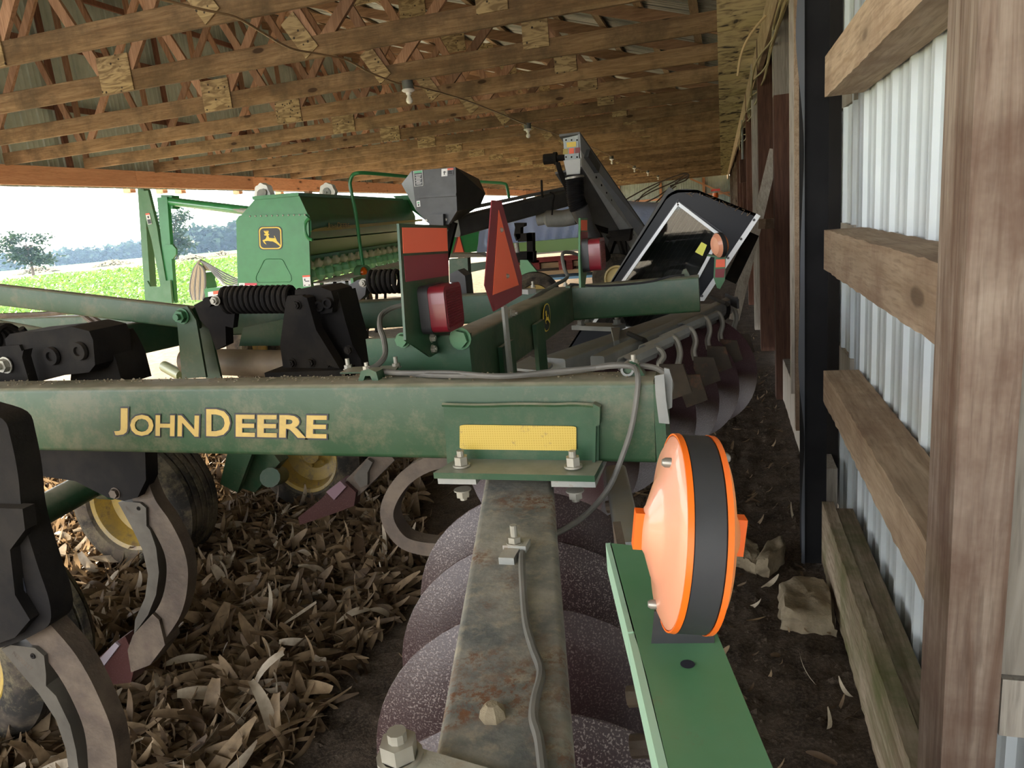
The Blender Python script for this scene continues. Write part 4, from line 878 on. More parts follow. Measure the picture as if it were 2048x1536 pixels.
# wheels (axles along Y)
def wheel(x, y, z, R, W, lab):
    pr = [(.03, R * .60), (.0, R * .66), (-.008, R * .80), (.01, R * .93), (.035, R * .985)]
    k = 5; step = (W - .07) / k
    for i in range(k):
        z0 = .035 + i * step; pr += [(z0 + .004, R), (z0 + step - .008, R), (z0 + step - .006, R - .012), (z0 + step - .001, R - .012)]
    pr += [(W - .035, R * .985), (W - .01, R * .93), (W, R * .80), (W - .01, R * .62)]
    t = rp('tyre', MB().lathe((x, y, z), (0, 1, 0), pr, 56), RUBBER, label=lab)
    rp('rim', MB().lathe((x, y, z), (0, 1, 0), [(.018, R * .64), (.012, R * .62), (.02, R * .57), (.05, R * .54), (.10, R * .50), (.125, R * .30), (.11, R * .18), (.08, R * .17), (.08, 0)], 48), RIM, t)
    for k in range(6):
        a = k * math.pi / 3 + .3; rp('wheel_bolt', MB().bolt((x + math.cos(a) * R * .24, y + .115, z + math.sin(a) * R * .24), (0, -1, 0), .011, .012, .006), RIM, t)
wheel(-2.84, 2.60, .355, .36, .27, 'mud caked tyre nearest the fallen leaves'); wheel(-2.36, 3.42, .33, .345, .27, 'second small ribbed tyre')
wheel(-2.45, 1.45, .355, .36, .27, 'dark tyre behind the nearest shank')
# ================================================================== MACHINES AND GOODS FURTHER DOWN THE SHED
def PL(px, py, p0, n):
    r = Vector((ROT @ _cv(px, py)).tolist()); c = Vector(CAM.tolist()); n = Vector(n); return c + r * ((Vector(p0) - c).dot(n) / r.dot(n))
dr = thing('grain_drill', 'green grain drill box with stag emblem, lettered side and green handrail', 'grain drill', tuple(P(550, 480, Y=7) * 1) [:2] + (0,))
def dp(name, mb, mat, par=None, label=None, sharp=35): return obj(name, mb, mat, par or dr, label=label, sharp=sharp)
D = Vector((-.144, .99, 0)); DN = Vector((.99, .144, 0)); YD = 7.0; A0 = P(620, 480, Y=YD)
far_ = PL(826, 440, A0, DN); LD = (far_ - A0).dot(D)
def ex(pts, L=LD, s=0, Y=YD): return MB().prism([q + D * s for q in pY(pts, Y)], D * L)
GD = paint('green_drill_side', (.04, .19, .08), (.035, .16, .07), .35, bp=.02)
ep = [(475, 440), (480, 432), (488, 429), (612, 429), (619, 436), (620, 470), (625, 606), (479, 606)]
e1 = dp('end_panel', ex(ep, .03, -.03), GREENL, label='bright green end panel with stag emblem'); dp('end_panel', ex(ep, .03, LD), GREENL)
dp('rolled_edge', MB().tube(smooth([P(x, y, Y=YD - .03) for x, y in ((619, 436), (611, 446), (610, 462), (616, 476), (625, 480))], 4), .018, 8), GREENL, e1)
lid = dp('lid', ex([(484, 430), (513, 396), (598, 389), (617, 430)]), GD); dp('lid_end', ex([(484, 430), (513, 396), (598, 389), (617, 430)], .012, -.012), GREENL, lid)
dp('lid_cap', ex([(508, 393), (598, 385), (601, 386), (601, 392), (510, 400)], LD * .93, -.05), GREENL, lid)
for k in range(11):
    dp('rivet', MB().lathe(P(500 + 11 * k, 432.5 - .3 * k, Y=YD - .032), (0, -1, 0), [(0, .010), (.005, .008), (.007, 0)], 8), CHROME, e1)
fa = dp('side_fascia', ex([(590, 428), (617, 428), (622, 440), (623, 462), (620, 478), (612, 482), (590, 482)]), GD, label='glossy dark green side with yellow stripe')
dp('hopper_slope', ex([(600, 482), (617, 482), (597, 516), (585, 514)]), plain('pale_green_slope', (.13, .26, .10), .35))
dp('meter_rail', ex([(590, 515), (600, 515), (602, 527), (592, 527)]), GREENL)
dp('inner_wall', ex([(560, 520), (570, 520), (572, 575), (562, 575)]), plain('mint_inner', (.25, .50, .30), .4))
cupm = plain('cream_meter', (.55, .56, .42), .4); mint = plain('mint_meter', (.25, .62, .36), .4)
cup0 = None; base = P(606, 531, Y=YD)
for k in range(16):
    o = base + D * (.16 + k * .27)
    if cup0 is None:
        cup0 = dp('metering_cup', MB().lathe(base, DN, [(-.05, .0), (-.05, .05), (.02, .055), (.035, .035), (.05, .02), (.05, 0)], 14), cupm); cbase = base.copy()
        cf = dp('seed_funnel', MB().lathe(base + Vector((0, 0, -.05)), (0, 0, -1), [(0, .03), (.03, .06), (.09, .065), (.15, .02), (.20, .018)], 12), mint, cup0)
        LOC[cup0.name] = LOC[dr.name]; cup0.location = o - cbase
    else:
        c = cup0.copy(); C.objects.link(c); c.parent = dr; c.location = o - cbase
        q = cf.copy(); C.objects.link(q); q.parent = c
# walkway of expanded metal
w0 = P(632, 566, Y=YD + .1); m = MB(); wd = .42
for k in range(int(LD / .06)):
    a = w0 + D * (k * .06) - DN * .1
    for j in range(7):
        b = a + DN * (j * .07); m.bar(b, b + DN * .035 + D * .03, .006, .012); m.bar(b + DN * .035 + D * .03, b + DN * .07, .006, .012)
o = dp('walkway_mesh', m, GALV); o['kind'] = 'stuff'
wb_ = dp('walkway_edge', MB().bar(w0 + DN * .42 + Vector((0, 0, -.05)), w0 + DN * .42 + D * LD + Vector((0, 0, -.05)), .03, .14), GREENL)
nn = w0 + DN * .436
for s_ in (.1, 1.5, 2.9): dp('yellow_reflector', MB().prism([nn + D * s_ + Vector((0, 0, -.02)), nn + D * (s_ + .5) + Vector((0, 0, -.02)), nn + D * (s_ + .5) + Vector((0, 0, -.085)), nn + D * s_ + Vector((0, 0, -.085))], DN * .002), YELC, wb_)
# lower frame, openers, tyre
dp('drill_frame', ex([(500, 600), (600, 600), (600, 622), (500, 622)], LD, .2), GREEN)
for k in range(9): dp('opener_tube', cyl(P(560, 570, Y=YD) + D * (.3 + .45 * k), P(570, 760, Y=YD) + D * (.2 + .45 * k), .025), BLACKS)
for s_ in (.1, 3.6):
    c = A0 + D * s_ - DN * .9; c.z = .45; t = dp('drill_tyre', MB().lathe(c, DN, [(-.12, .28), (-.13, .40), (-.09, .45), (.09, .45), (.13, .40), (.12, .28)], 40), RUBBER); dp('drill_rim', MB().lathe(c, DN, [(-.1, .28), (.04, .24), (.05, 0)], 32), RIM, t)
# emblem, door outline, stickers
def yp(x, y, d=.031): return P(x, y, Y=YD - d)
emblem(yp(516, 453), yp(564, 452), yp(518, 500), (0, -1, 0), e1)
dp('door_outline', MB().tube([yp(x, y, .033) for x, y in ((512, 560), (512, 553), (528, 521), (533, 518), (561, 518), (566, 521), (582, 552), (583, 560), (579, 564), (516, 565), (512, 560))], .0035, 5), GD, e1)
def sticker(par, TL, TR, BL, n, base_, items, nm='sticker'):
    q = quadmap(TL, TR, BL); n = Vector(n)
    s = dp(nm, MB().prism([q(0, 0) + n * .001, q(1, 0) + n * .001, q(1, 1) + n * .001, q(0, 1) + n * .001], n * .001), base_, par)
    for u0, v0, u1, v1, mt in items: dp('sticker_print', MB().prism([q(u0, v0) + n * .0025, q(u1, v0) + n * .0025, q(u1, v1) + n * .0025, q(u0, v1) + n * .0025], n * .0006), mt, s) if 0 else obj('sticker_print', MB().prism([q(u0, v0) + n * .0025, q(u1, v0) + n * .0025, q(u1, v1) + n * .0025, q(u0, v1) + n * .0025], n * .0006), mt, par)
    return s
DG = plain('danger_red', (.75, .10, .04), .4); BK = NAVY
sticker(e1, yp(478, 566), yp(514, 566), yp(478, 578), (0, -1, 0), WHITE, [(.33, 0, 1, .4, plain('sticker_crimson', (.6, .05, .08), .4)), (.4, .55, .95, .9, BK), (.08, .3, .25, .7, BK)])
sticker(e1, yp(605, 551), yp(620, 550), yp(607, 573), (0, -1, 0), WHITE, [(0, 0, 1, .16, DG), (.2, .3, .35, .5, BK), (.3, .5, .85, .58, BK), (.1, .86, .3, .95, BK), (.7, .86, .9, .95, BK)])
def sd(x, y, off=.03): return PL(x, y, A0 + DN * off, DN)
off_ = (P(623, 462, Y=YD) - A0).dot(DN) + .016
dp('yellow_stripe', MB().prism([sd(x, y, off_) for x, y in ((621, 463), (630, 458), (650, 454), (690, 451), (845, 438), (845, 442), (690, 458), (621, 464))], DN * .002), plain('stripe_gold', (.42, .36, .08), .35), fa)
for b_, x0, x1, y0, y1 in (('J', 654, 659, 446, 457), ('OHN', 660, 674, 449, 457), ('D', 675, 681, 445, 456), ('EERE', 682, 699, 447, 455.5)):
    for o_, lf, mt, nm in ((.05, .003, NAVY, 'lettering_outline'), (.0, .005, plain('gold_letters', (.62, .50, .16), .4), 'lettering')):
        text(b_, sd(x0, y0, off_ + lf), sd(x1, y0 - .5, off_ + lf), sd(x0, y1, off_ + lf), mt, fa, nm, off=o_)
# scalloped roll wheels on the lid
def scallop(c, R, ax, lab):
    ax = Vector(ax).normalized(); a = ax.orthogonal().normalized(); b = ax.cross(a); pts = []
    for k in range(64):
        t = 2 * math.pi * k / 64; r = R * (1 + .05 * math.cos(8 * t)); pts.append(c + a * r * math.cos(t) + b * r * math.sin(t))
    w_ = dp('roll_wheel', MB().prism(pts, ax * .07), plain('translucent_white', (.72, .74, .74), .35), label=lab); dp('wheel_hub', MB().lathe(c, -ax, [(0, R * .52), (.015, R * .50), (.015, R * .12), (.03, R * .1), (.03, 0)], 28), plain('grey_hub', (.20, .22, .22), .4), w_)
    for k in range(3): dp('hub_bolt', MB().lathe(c + (a * math.cos(2.1 * k) + b * math.sin(2.1 * k)) * R * .36, -ax, [(.014, .012), (.022, .01), (.022, 0)], 8), CHROME, w_)
scallop(P(524, 390, Y=7.2), .125, (.25, .97, 0), 'white scalloped wheel at the near lid end'); scallop(P(654, 385, Y=9.4), .13, (.1, .99, 0), 'white scalloped wheel further along the lid')
dp('wheel_bracket', slab([(514, 383), (526, 377), (532, 382), (531, 393), (526, 412), (512, 414)], .01, Y=7.15), GALV)
# handrail
hr = [(727, 535), (722, 505), (712, 430), (701, 375), (701, 360), (706, 350), (716, 346), (735, 346), (780, 350), (830, 355)]
hz_ = [8.0] * 7 + [8.1, 8.4, 8.8]
dp('handrail', MB().tube(smooth([P(x, y, Y=v) for (x, y), v in zip(hr, hz_)], 4), .022, 10), GREENL, label='bent green handrail tube')
dp('handrail', MB().tube(smooth([P(x, y, Y=11) for x, y in [(940, 362), (985, 365), (1008, 367), (1014, 374), (1019, 402)]], 4), .022, 8), GREENL)
h = dp('walkway_lamp', MB().lathe(P(727, 545, Y=7.9), (1, -.5, 0), [(-.08, .075), (-.08, .09), (.04, .09), (.04, .075)], 20, close=True), GREENM); dp('amber_lens', MB().lathe(P(727, 545, Y=7.9), (1, -.5, 0), [(-.05, 0), (-.05, .065), (0, .065), (.03, .03), (.03, 0)], 16), AMBE, h)
dp('drill_panel', slab([(905, 448), (966, 450), (972, 502), (898, 508)], .05, Y=12.0), GREENL, label='green end panel of the further drill section')
dp('drill_panel', ex([(785, 392), (850, 388), (868, 430), (850, 440)], .2, 0, 11.2), GREENL)
dp('small_triangle', slab([(918, 470), (927, 505), (908, 508)], .01, Y=11.9), ORR); dp('small_triangle_border', slab([(917, 462), (930, 508), (903, 512)], .01, Y=11.92), REDR)
dp('walkway_mesh', ex([(898, 508), (960, 508), (975, 514), (898, 516)], .5, 0, 11.0), GALV)
# black hydraulic ram stack behind the triangle
for pts in ([(1028, 446), (1048, 446), (1048, 452), (1041, 455), (1041, 476), (1032, 482), (1028, 470), (1030, 455)], [(1030, 468), (1064, 466), (1065, 482), (1036, 484)], [(1053, 466), (1065, 466), (1066, 520), (1054, 520)], [(1020, 505), (1068, 503), (1068, 524), (1020, 526)]):
    dp('hydraulic_ram', slab(pts, .12, Y=7.6), BLACKS)
dp('ram_piston', cyl(P(1033, 486, Y=7.6), P(1035, 505, Y=7.6), .025), GALV)
dp('wing_frame', slab([(1040, 520), (1055, 520), (1078, 548), (1040, 560)], .05, Y=7.5), GREENL)
dp('frame_plate', slab([(898, 518), (935, 516), (938, 585), (900, 585)], .1, Y=7.2), GREEN); dp('frame_plate', slab([(935, 528), (985, 522), (985, 535), (940, 545)], .1, Y=8.0), GREEN)
c = P(1070, 598, Y=7.4); t = dp('drill_tyre', MB().lathe(c, (.25, -.97, 0), [(-.12, .17), (-.13, .24), (-.09, .285), (.09, .285), (.13, .24), (.12, .17)], 40), RUBBER); dp('drill_rim', MB().lathe(c, (.25, -.97, 0), [(-.1, .17), (.08, .16), (.09, 0)], 32), RIM, t)
# folded marker arm on the drill
YM = 8.2
ma = dp('marker_arm', slab([(276, 383), (296, 380), (318, 452), (322, 470), (318, 560), (345, 600), (312, 605), (296, 570)], .10, Y=YM) if 0 else MB().bar(P(288, 378, Y=YM), P(303, 606, Y=YM), .10, .12, (0, 1, 0)), GREENM, label='upright folded green marker arm')
dp('arm_channel', MB().prism(pY([(276, 383), (296, 381), (314, 455), (318, 482), (334, 575), (322, 577), (303, 480)], YM - .12), (0, .05, 0)), GREENM, ma)
dp('arm_channel', MB().prism(pY([(314, 395), (334, 394), (340, 480), (350, 606), (336, 606), (326, 520)], YM - .1), (0, .06, 0)), GREENL, ma)
dp('arm_bracket', slab([(294, 562), (300, 573), (318, 574), (330, 562), (340, 560), (344, 606), (296, 602)], .03, Y=YM - .18), GREENM, ma)
dp('hex_plate', slab([(331, 489), (344, 489), (352, 498), (352, 509), (345, 518), (335, 518), (331, 510)], .03, Y=YM - .15), GREENL, ma)
dp('arm_boom', cyl(P(335, 402, Y=YM), P(500, 422, Y=YM - .8), .055), GREENL, ma); dp('boom_rod', cyl(P(470, 419, Y=YM - .7), P(512, 424, Y=YM - .9), .035), GALV, ma)
dp('boom_sleeve', MB().bar(P(330, 403, Y=YM), P(352, 405, Y=YM), .14, .17), GREENL, ma)
sticker(ma, P(291, 427, Y=YM - .125), P(299, 426, Y=YM - .125), P(296, 449, Y=YM - .125), (0, -1, 0), WHITE, [(0, 0, 1, .15, DG), (.1, .55, .95, .95, BK), (.3, .25, .7, .45, BK)])
hm = plain('hose_cream', (.50, .42, .32), .5); hg = plain('hose_grey', (.18, .18, .19), .5)
for k in range(10):
    x0 = 383 + 2.4 * k; dp('hose_loop', MB().tube(smooth([P(x0 + 2, 600, Y=7.9), P(x0 - 3 + k, 575, Y=7.9), P(x0 + 4, 540, Y=7.85), P(400 - k * .5, 521 + k * .5, Y=7.8), P(404 + k * .6, 524, Y=7.85), P(412 + k, 540, Y=7.9)], 5), .013, 6), hm if k % 3 else hg)
for k in range(6): dp('drill_hose', MB().tube(smooth([P(402, 522, Y=7.8), P(415, 527 + k, Y=7.7), P(430 + k, 536 + 4 * k, Y=7.6), P(452, 548 + 5 * k, Y=7.4), P(480, 562 + 3 * k, Y=7.2)], 5), .010, 6), hg)
dp('hitch_block', slab([(398, 545), (412, 545), (410, 562), (418, 590), (398, 590)], .2, Y=7.9), GREENL); dp('hitch_beam', slab([(408, 578), (478, 570), (478, 600), (412, 602)], .2, Y=7.6), GREENL)
sticker(dr, P(416, 584, Y=7.595), P(446, 580, Y=7.595), P(417, 600, Y=7.595), (0, -1, 0), WHITE, [(.35, 0, 1, .4, DG)])

# black seed hopper with its auger tube ---------------------------------------
hp = thing('seed_hopper', 'black faceted sheet metal hopper with white stickers above the orange reflector plate', 'hopper', tuple(P(870, 400, Y=5.6)[:2]) + (0,))
def hpart(name, mb, mat, par=None, label=None): return obj(name, mb, mat, par or hp, label=label)
HB = paint('scratched_black_sheet', (.022, .023, .026), (.055, .057, .06), .4, bp=.1, sc=4, mixr=(.45, .7))
f = pY([(823, 342), (911, 334), (914, 422), (897, 449), (857, 447), (832, 421)], 5.3); bkk = [P(862, 340, Y=6.2), P(958, 358, Y=6.1), P(971, 387, Y=6.1), P(961, 411, Y=6.1), P(905, 446, Y=5.9), P(860, 447, Y=5.9)]
lf = [P(803, 368, Y=5.55)]
m = MB(); m.add(f + bkk + lf, [(0, 1, 2, 3, 4, 5), (12, 0, 5), (1, 7, 8), (1, 8, 9, 2), (2, 9, 10, 3), (0, 6, 7, 1), (12, 6, 0), (12, 5, 11), (12, 11, 6), (6, 11, 10, 9, 8, 7), (5, 4, 11), (4, 3, 10, 11)])
hb = hpart('hopper_body', m, HB, label='black sheet metal hopper body'); hb.data.set_sharp_from_angle(angle=.2)
hpart('hopper_rib', MB().bar(P(835, 394, Y=5.285), P(913, 389, Y=5.285), .02, .02), HB, hb)
hpart('hopper_spout', slab([(858, 429), (886, 428), (887, 460), (858, 460)], .15, Y=5.25), HB, hb)
for x, y in ((853, 441), (892, 439)): hpart('rivet', MB().lathe(P(x, y, Y=5.298), (0, -1, 0), [(0, .012), (.004, .01), (.005, 0)], 8), CHROME, hb)
def hst(TL, TR, BL, items, bs):
    q = quadmap(P(*TL, Y=5.297), P(*TR, Y=5.297), P(*BL, Y=5.297)); n = Vector((0, -1, 0))
    hpart('sticker', MB().prism([q(0, 0), q(1, 0), q(1, 1), q(0, 1)], n * .001), bs, hb)
    for u0, v0, u1, v1, mt in items: hpart('sticker_print', MB().prism([q(u0, v0) + n * .0015, q(u1, v0) + n * .0015, q(u1, v1) + n * .0015, q(u0, v1) + n * .0015], n * .0006), mt, hb)
rows = [(.15 + .1 * (k % 2), .26 + .085 * k, .85 - .08 * (k % 3), .29 + .085 * k, WHITE) for k in range(8)]
hst((827, 342), (845, 340), (829, 373), [(.04, .03, .96, .16, plain('sticker_green', (.08, .35, .18), .4)), (.0, .0, 1, .02, WHITE), (0, .98, 1, 1, WHITE), (0, 0, .05, 1, WHITE), (.95, 0, 1, 1, WHITE)] + rows, BK)
hst((883, 338), (907, 336), (883, 353), [(.5, 0, 1, .22, DG), (.5, .24, 1, 1, BK), (.6, .4, .9, .48, WHITE), (.6, .6, .9, .68, WHITE), (.15, .4, .4, .5, BK), (.2, .3, .28, .8, BK)], WHITE)
hst((833, 402), (840, 401), (834, 414), [(.2, .2, .8, .45, plain('sticker_green2', (.08, .35, .18), .4)), (.3, .55, .7, .85, BK)], WHITE)
for (x0, y0, x1, y1, w_, h_, Y0_, Y1_) in ((905, 455, 1150, 391, .16, .17, 6.0, 7.9),): hpart('auger_tube', MB().bar(P(x0, y0, Y=Y0_), P(x1, y1, Y=Y1_), w_, h_, r=.03), paint('auger_grey', (.07, .072, .075), (.10, .10, .10), .4), label='long black auger trough')
hpart('auger_top', MB().bar(P(930, 418, Y=6.1), P(1150, 372, Y=7.9), .05, .03), STEELG)
hpart('auger_leg', MB().bar(P(895, 440, Y=5.8), P(862, 505, Y=5.8), .05, .05), BLACKS); hpart('auger_leg', MB().bar(P(908, 445, Y=5.9), P(890, 520, Y=5.9), .06, .05), BLACKS)
hpart('lever_rod', MB().tube([P(1083, 360, Y=7), P(1084, 388, Y=7), P(1086, 395, Y=7)], .012, 6), BLACKS); hpart('strap', MB().tube(smooth([P(1100, 385, Y=7), P(1108, 390, Y=7), P(1106, 405, Y=7), P(1104, 430, Y=7)], 4), .009, 6), BLACKS)
hpart('discharge_elbow', MB().tube(smooth([P(1075, 440, Y=7.2), P(1095, 437, Y=7.2), P(1125, 437, Y=7.2), P(1150, 432, Y=7.2)], 4), [.06] * 4 + [.085] * 9, 12), STEELG)

# conveyor with ribbed spout ---------------------------------------------------
cv = thing('conveyor', 'grey steel conveyor with a black ribbed drop hose hanging from its raised head', 'conveyor', tuple(P(1290, 500, Y=8.2)[:2]) + (0,))
def cp(name, mb, mat, par=None, label=None): return obj(name, mb, mat, par or cv, label=label)
GS = paint('conveyor_grey', (.26, .28, .30), (.30, .31, .32), .42, metal=.0, bp=.04); GSL = paint('conveyor_galv', (.55, .57, .56), (.45, .47, .46), .45, metal=.0, bp=.05); GSD = paint('conveyor_dark', (.07, .073, .075), (.10, .10, .098), .45)
hd = cp('head_box', slab([(1126, 277), (1156, 270), (1161, 318), (1160, 346), (1133, 350), (1130, 322)], .30, Y=7.0), paint('head_grey', (.24, .27, .27), (.30, .33, .32), .4, metal=.3, bp=.05), label='grey riveted head box with stickers')
cp('head_chute', slab([(1127, 321), (1161, 317), (1160, 347), (1134, 351)], .02, Y=6.97), GSL, hd)
cp('warning_sticker', slab([(1133, 285), (1152, 283), (1152, 293), (1134, 295)], .004, Y=6.993), YELC, hd)
for x0, mt in ((1126, plain('olive_mark', (.38, .28, .03), .4)), (1138, ORR), (1150, REDR)): cp('colour_mark', slab([(x0, 298 - (x0 - 1126) * .1), (x0 + 10, 297 - (x0 - 1126) * .1), (x0 + 10, 308 - (x0 - 1126) * .1), (x0, 309 - (x0 - 1126) * .1)], .004, Y=6.993), mt, hd)
for k in range(6): cp('rivet', MB().lathe(P(1132 + (k % 3) * 11, 280 + (k // 3) * 34, Y=6.995), (0, -1, 0), [(0, .008), (.004, .006), (.005, 0)], 8), BLACKS, hd)
def q4(a, b): return [P(*a, Y=a_y) for a_y in ()]
Yn_, Yf_ = 7.0, 8.6
near_ = [P(1156, 270, Y=7.0), P(1161, 348, Y=7.0)]; farp = [P(1306, 470, Y=8.6), P(1268, 530, Y=8.6)]
dx = Vector((-.26, .06, 0))
def strip2(n0, n1, f0, f1, mat, nm, push=Vector((-.02, 0, 0)), lab=None): return cp(nm, MB().hexa([n0, n1, f1, f0], [v + push for v in (n0, n1, f1, f0)]), mat, label=lab)
top_n, bot_n, top_f, bot_f = P(1160, 268, Y=7), P(1164, 345, Y=7), P(1306, 478, Y=8.4), P(1272, 520, Y=8.4)
def mixp(a, b, t): return a.lerp(b, t)
strip2(top_n, mixp(top_n, bot_n, .42), top_f, mixp(top_f, bot_f, .42), GS, 'side_sheet', lab='grey side sheet')
strip2(mixp(top_n, bot_n, .42), mixp(top_n, bot_n, .85), mixp(top_f, bot_f, .42), mixp(top_f, bot_f, .95), GSL, 'side_sheet')
bl0, bl1 = mixp(top_n, bot_n, .85), mixp(top_f, bot_f, .95)
strip2(bl0, bl0 + Vector((-.02, 0, -.0)) + Vector((-.24, .0, -.02)), bl1, bl1 + Vector((-.26, .0, -.02)), GSD, 'belly_sheet', Vector((0, 0, -.02)))
strip2(top_n + Vector((0, 0, .02)), top_n + Vector((-.2, 0, .02)), top_f + Vector((0, 0, .02)), top_f + Vector((-.2, 0, .02)), GSD, 'top_cover', Vector((0, 0, -.02)))
for k in range(10):
    t = .2 + .075 * k; p = mixp(mixp(top_n, bot_n, .55), mixp(top_f, bot_f, .55), t) + Vector((.003, 0, 0)); cp('side_bolt', MB().lathe(p, (1, -.3, 0), [(0, .013), (.008, .011), (.009, 0)], 8), BLACKS)
t0_ = mixp(top_n, bot_n, .35); cp('motor_mount', MB().bar(mixp(t0_, mixp(top_f, bot_f, .35), .05) + Vector((.02, 0, 0)), mixp(t0_, mixp(top_f, bot_f, .35), .19) + Vector((.02, 0, 0)), .05, .09), GSD)
mo = cp('hydraulic_motor', MB().lathe(P(1108, 317, Y=7.05), (-1, 0, .02), [(-.12, 0), (-.12, .03), (-.03, .03), (-.03, .06), (.0, .06), (.0, .05), (.10, .05), (.10, .02), (.1, 0)], 18), BLACKS)
for k in range(3): cp('motor_hose', MB().tube(smooth([P(1112 + 3 * k, 325, Y=7.0), P(1118 + 3 * k, 345, Y=6.98), P(1130 + 2 * k, 375, Y=7.05), P(1145, 410 + 6 * k, Y=7.15), P(1180, 445 + 5 * k, Y=7.4), P(1215, 458 + 4 * k, Y=7.8)], 5), .011, 6), BLACKS)
rb_ = []; rr_ = []; pth = smooth([P(1149, 349, Y=6.95), P(1150, 375, Y=6.95), P(1152, 400, Y=6.95), P(1158, 418, Y=6.97)], 14)
for k, p in enumerate(pth): rb_.append(p); rr_.append(.083 + (.007 if k % 2 else -.007))
sp2 = cp('ribbed_hose', MB().tube(rb_, rr_, 18), plain('black_hose', (.02, .02, .022), .35), label='black ribbed drop hose')
cp('hose_clamp', MB().tube([P(1149, 353, Y=6.95), P(1149.5, 357, Y=6.95)], .092, 18), CHROME, sp2)
cp('telescope_tube', MB().tube([P(1158, 414, Y=6.97), P(1165, 432, Y=7.0), P(1176, 452, Y=7.1), P(1192, 480, Y=7.3)], [.09, .085, .065, .065], 16), GSD); cp('telescope_tube', MB().tube([P(1188, 470, Y=7.25), P(1200, 498, Y=7.5), P(1208, 515, Y=7.6)], .075, 16), BLACKS)
for (a_, b_, r_) in (((1232, 462), (1200, 560), .03), ((1236, 470), (1262, 555), .025), ((1222, 465), (1236, 480), .05), ((1246, 470), (1256, 540), .02)): cp('undercarriage_leg', MB().bar(P(*a_, Y=7.9), P(*b_, Y=8.0), r_ * 2, r_ * 2), BLACKS)
cp('axle_frame', slab([(1215, 462), (1262, 458), (1258, 482), (1228, 482)], .3, Y=7.85), BLACKS)
c = P(1232, 555, Y=7.9); t = cp('conveyor_tyre', MB().lathe(c, (.2, -1, 0), [(-.09, .14), (-.1, .23), (-.06, .26), (.06, .26), (.1, .23), (.09, .14)], 32), RUBBER); cp('cream_rim', MB().lathe(c, (.2, -1, 0), [(-.05, .14), (.07, .15), (.08, .12), (.03, .10), (.03, 0)], 28), plain('cream_rim', (.66, .52, .22), .4), t)

# truck topper leaning on its side ----------------------------------------------
tp = thing('truck_topper', 'dark truck bed topper leaning on its side with an aluminium framed window and yellow sticker', 'truck topper', tuple(P(1310, 580, Y=5.0)[:2]) + (0,))
def tpp(name, mb, mat, par=None, label=None): return obj(name, mb, mat, par or tp, label=label)
TB = plain('topper_dark_blue', (.006, .008, .013), .35, spec=.25)
YT = 4.9
out = [(1208, 590), (1250, 520), (1300, 440), (1330, 398), (1340, 386), (1352, 380), (1375, 378), (1400, 382), (1470, 405), (1520, 430), (1400, 600), (1300, 680), (1150, 680)]
win = [(1356, 404), (1445, 472), (1396, 572), (1360, 640), (1215, 600)]
m = MB(); a = pY(out, YT); hole = pY([(1356, 404), (1445, 472), (1380, 590), (1320, 670), (1180, 650)], YT)
# panel as a frame around the window
o5 = pY([(1352, 380), (1520, 430), (1400, 610), (1320, 700), (1150, 690)], YT); full = pY([(1340, 386), (1352, 380), (1375, 378), (1400, 382), (1520, 430)], YT)
def fr(A, B, nm='side_panel', mat=TB, th=.03): return tpp(nm, MB().hexa([A[0], A[1], B[1], B[0]], [v + Vector((0, th, 0)) for v in (A[0], A[1], B[1], B[0])]), mat)
oo = pY([(1336, 389), (1352, 380), (1395, 380), (1519, 430), (1400, 605), (1300, 738), (1105, 745)], YT); ii = hole
m = MB(); ring_o = [oo[0], oo[1], oo[2], oo[3], oo[4], oo[5], oo[6]]; ring_i = [ii[0], ii[0], ii[0].lerp(ii[1], .3), ii[1], ii[2], ii[3], ii[4]]
for k in range(7):
    k2 = (k + 1) % 7; q_ = [ring_o[k], ring_o[k2], ring_i[k2], ring_i[k]]
    if (q_[2] - q_[3]).length < 1e-6: q_ = q_[:3]; m.prism(q_, (0, .03, 0))
    else: m.hexa(q_, [v + Vector((0, .03, 0)) for v in q_])
sp3 = tpp('side_panel', m, TB, label='dark blue fibreglass side')
crv = pY([(1105, 745), (1230, 552), (1322, 409), (1332, 393), (1343, 384), (1356, 379), (1375, 378), (1396, 380), (1519, 430)], YT); m = MB()
for k in range(len(crv) - 1): m.hexa([crv[k], crv[k + 1], crv[k + 1] + Vector((0, 1.1, .0)), crv[k] + Vector((0, 1.1, 0))], [v + Vector((0, 0, -.02)) for v in (crv[k], crv[k + 1], crv[k + 1] + Vector((0, 1.1, .0)), crv[k] + Vector((0, 1.1, 0)))])
tpp('topper_roof', m, TB)
AL = plain('aluminium_frame', (.62, .64, .65), .35, .3)
fr_ = MB(); w4 = pY([(1356, 407), (1440, 471), (1378, 588), (1320, 664), (1186, 648)], YT - .012)
for k in range(5): fr_.bar(w4[k], w4[(k + 1) % 5], .02, .036, (0, 1, 0))
wf = tpp('window_frame', fr_, AL, label='aluminium window frame')
fr2 = MB()
for k in range(5): fr2.bar(w4[k].lerp(w4[2], -.03) + Vector((0, -.004, 0)), w4[(k + 1) % 5].lerp(w4[3], -.03) + Vector((0, -.004, 0)), .008, .010, (0, 1, 0))
tpp('black_seal', fr2, NAVY, wf)
GLT = bpy.data.materials.new('window_glass_thin'); GLT.use_nodes = True; nt = GLT.node_tree; nt.nodes.clear(); g1_ = N(nt, 'ShaderNodeBsdfTransparent', Color=(.72, .74, .74, 1)); g2_ = N(nt, 'ShaderNodeBsdfGlossy', Roughness=.03); g3_ = nt.nodes.new('ShaderNodeMixShader'); g3_.inputs[0].default_value = .035
nt.links.new(g1_.outputs[0], g3_.inputs[1]); nt.links.new(g2_.outputs[0], g3_.inputs[2]); nt.links.new(g3_.outputs[0], nt.nodes.new('ShaderNodeOutputMaterial').inputs[0])
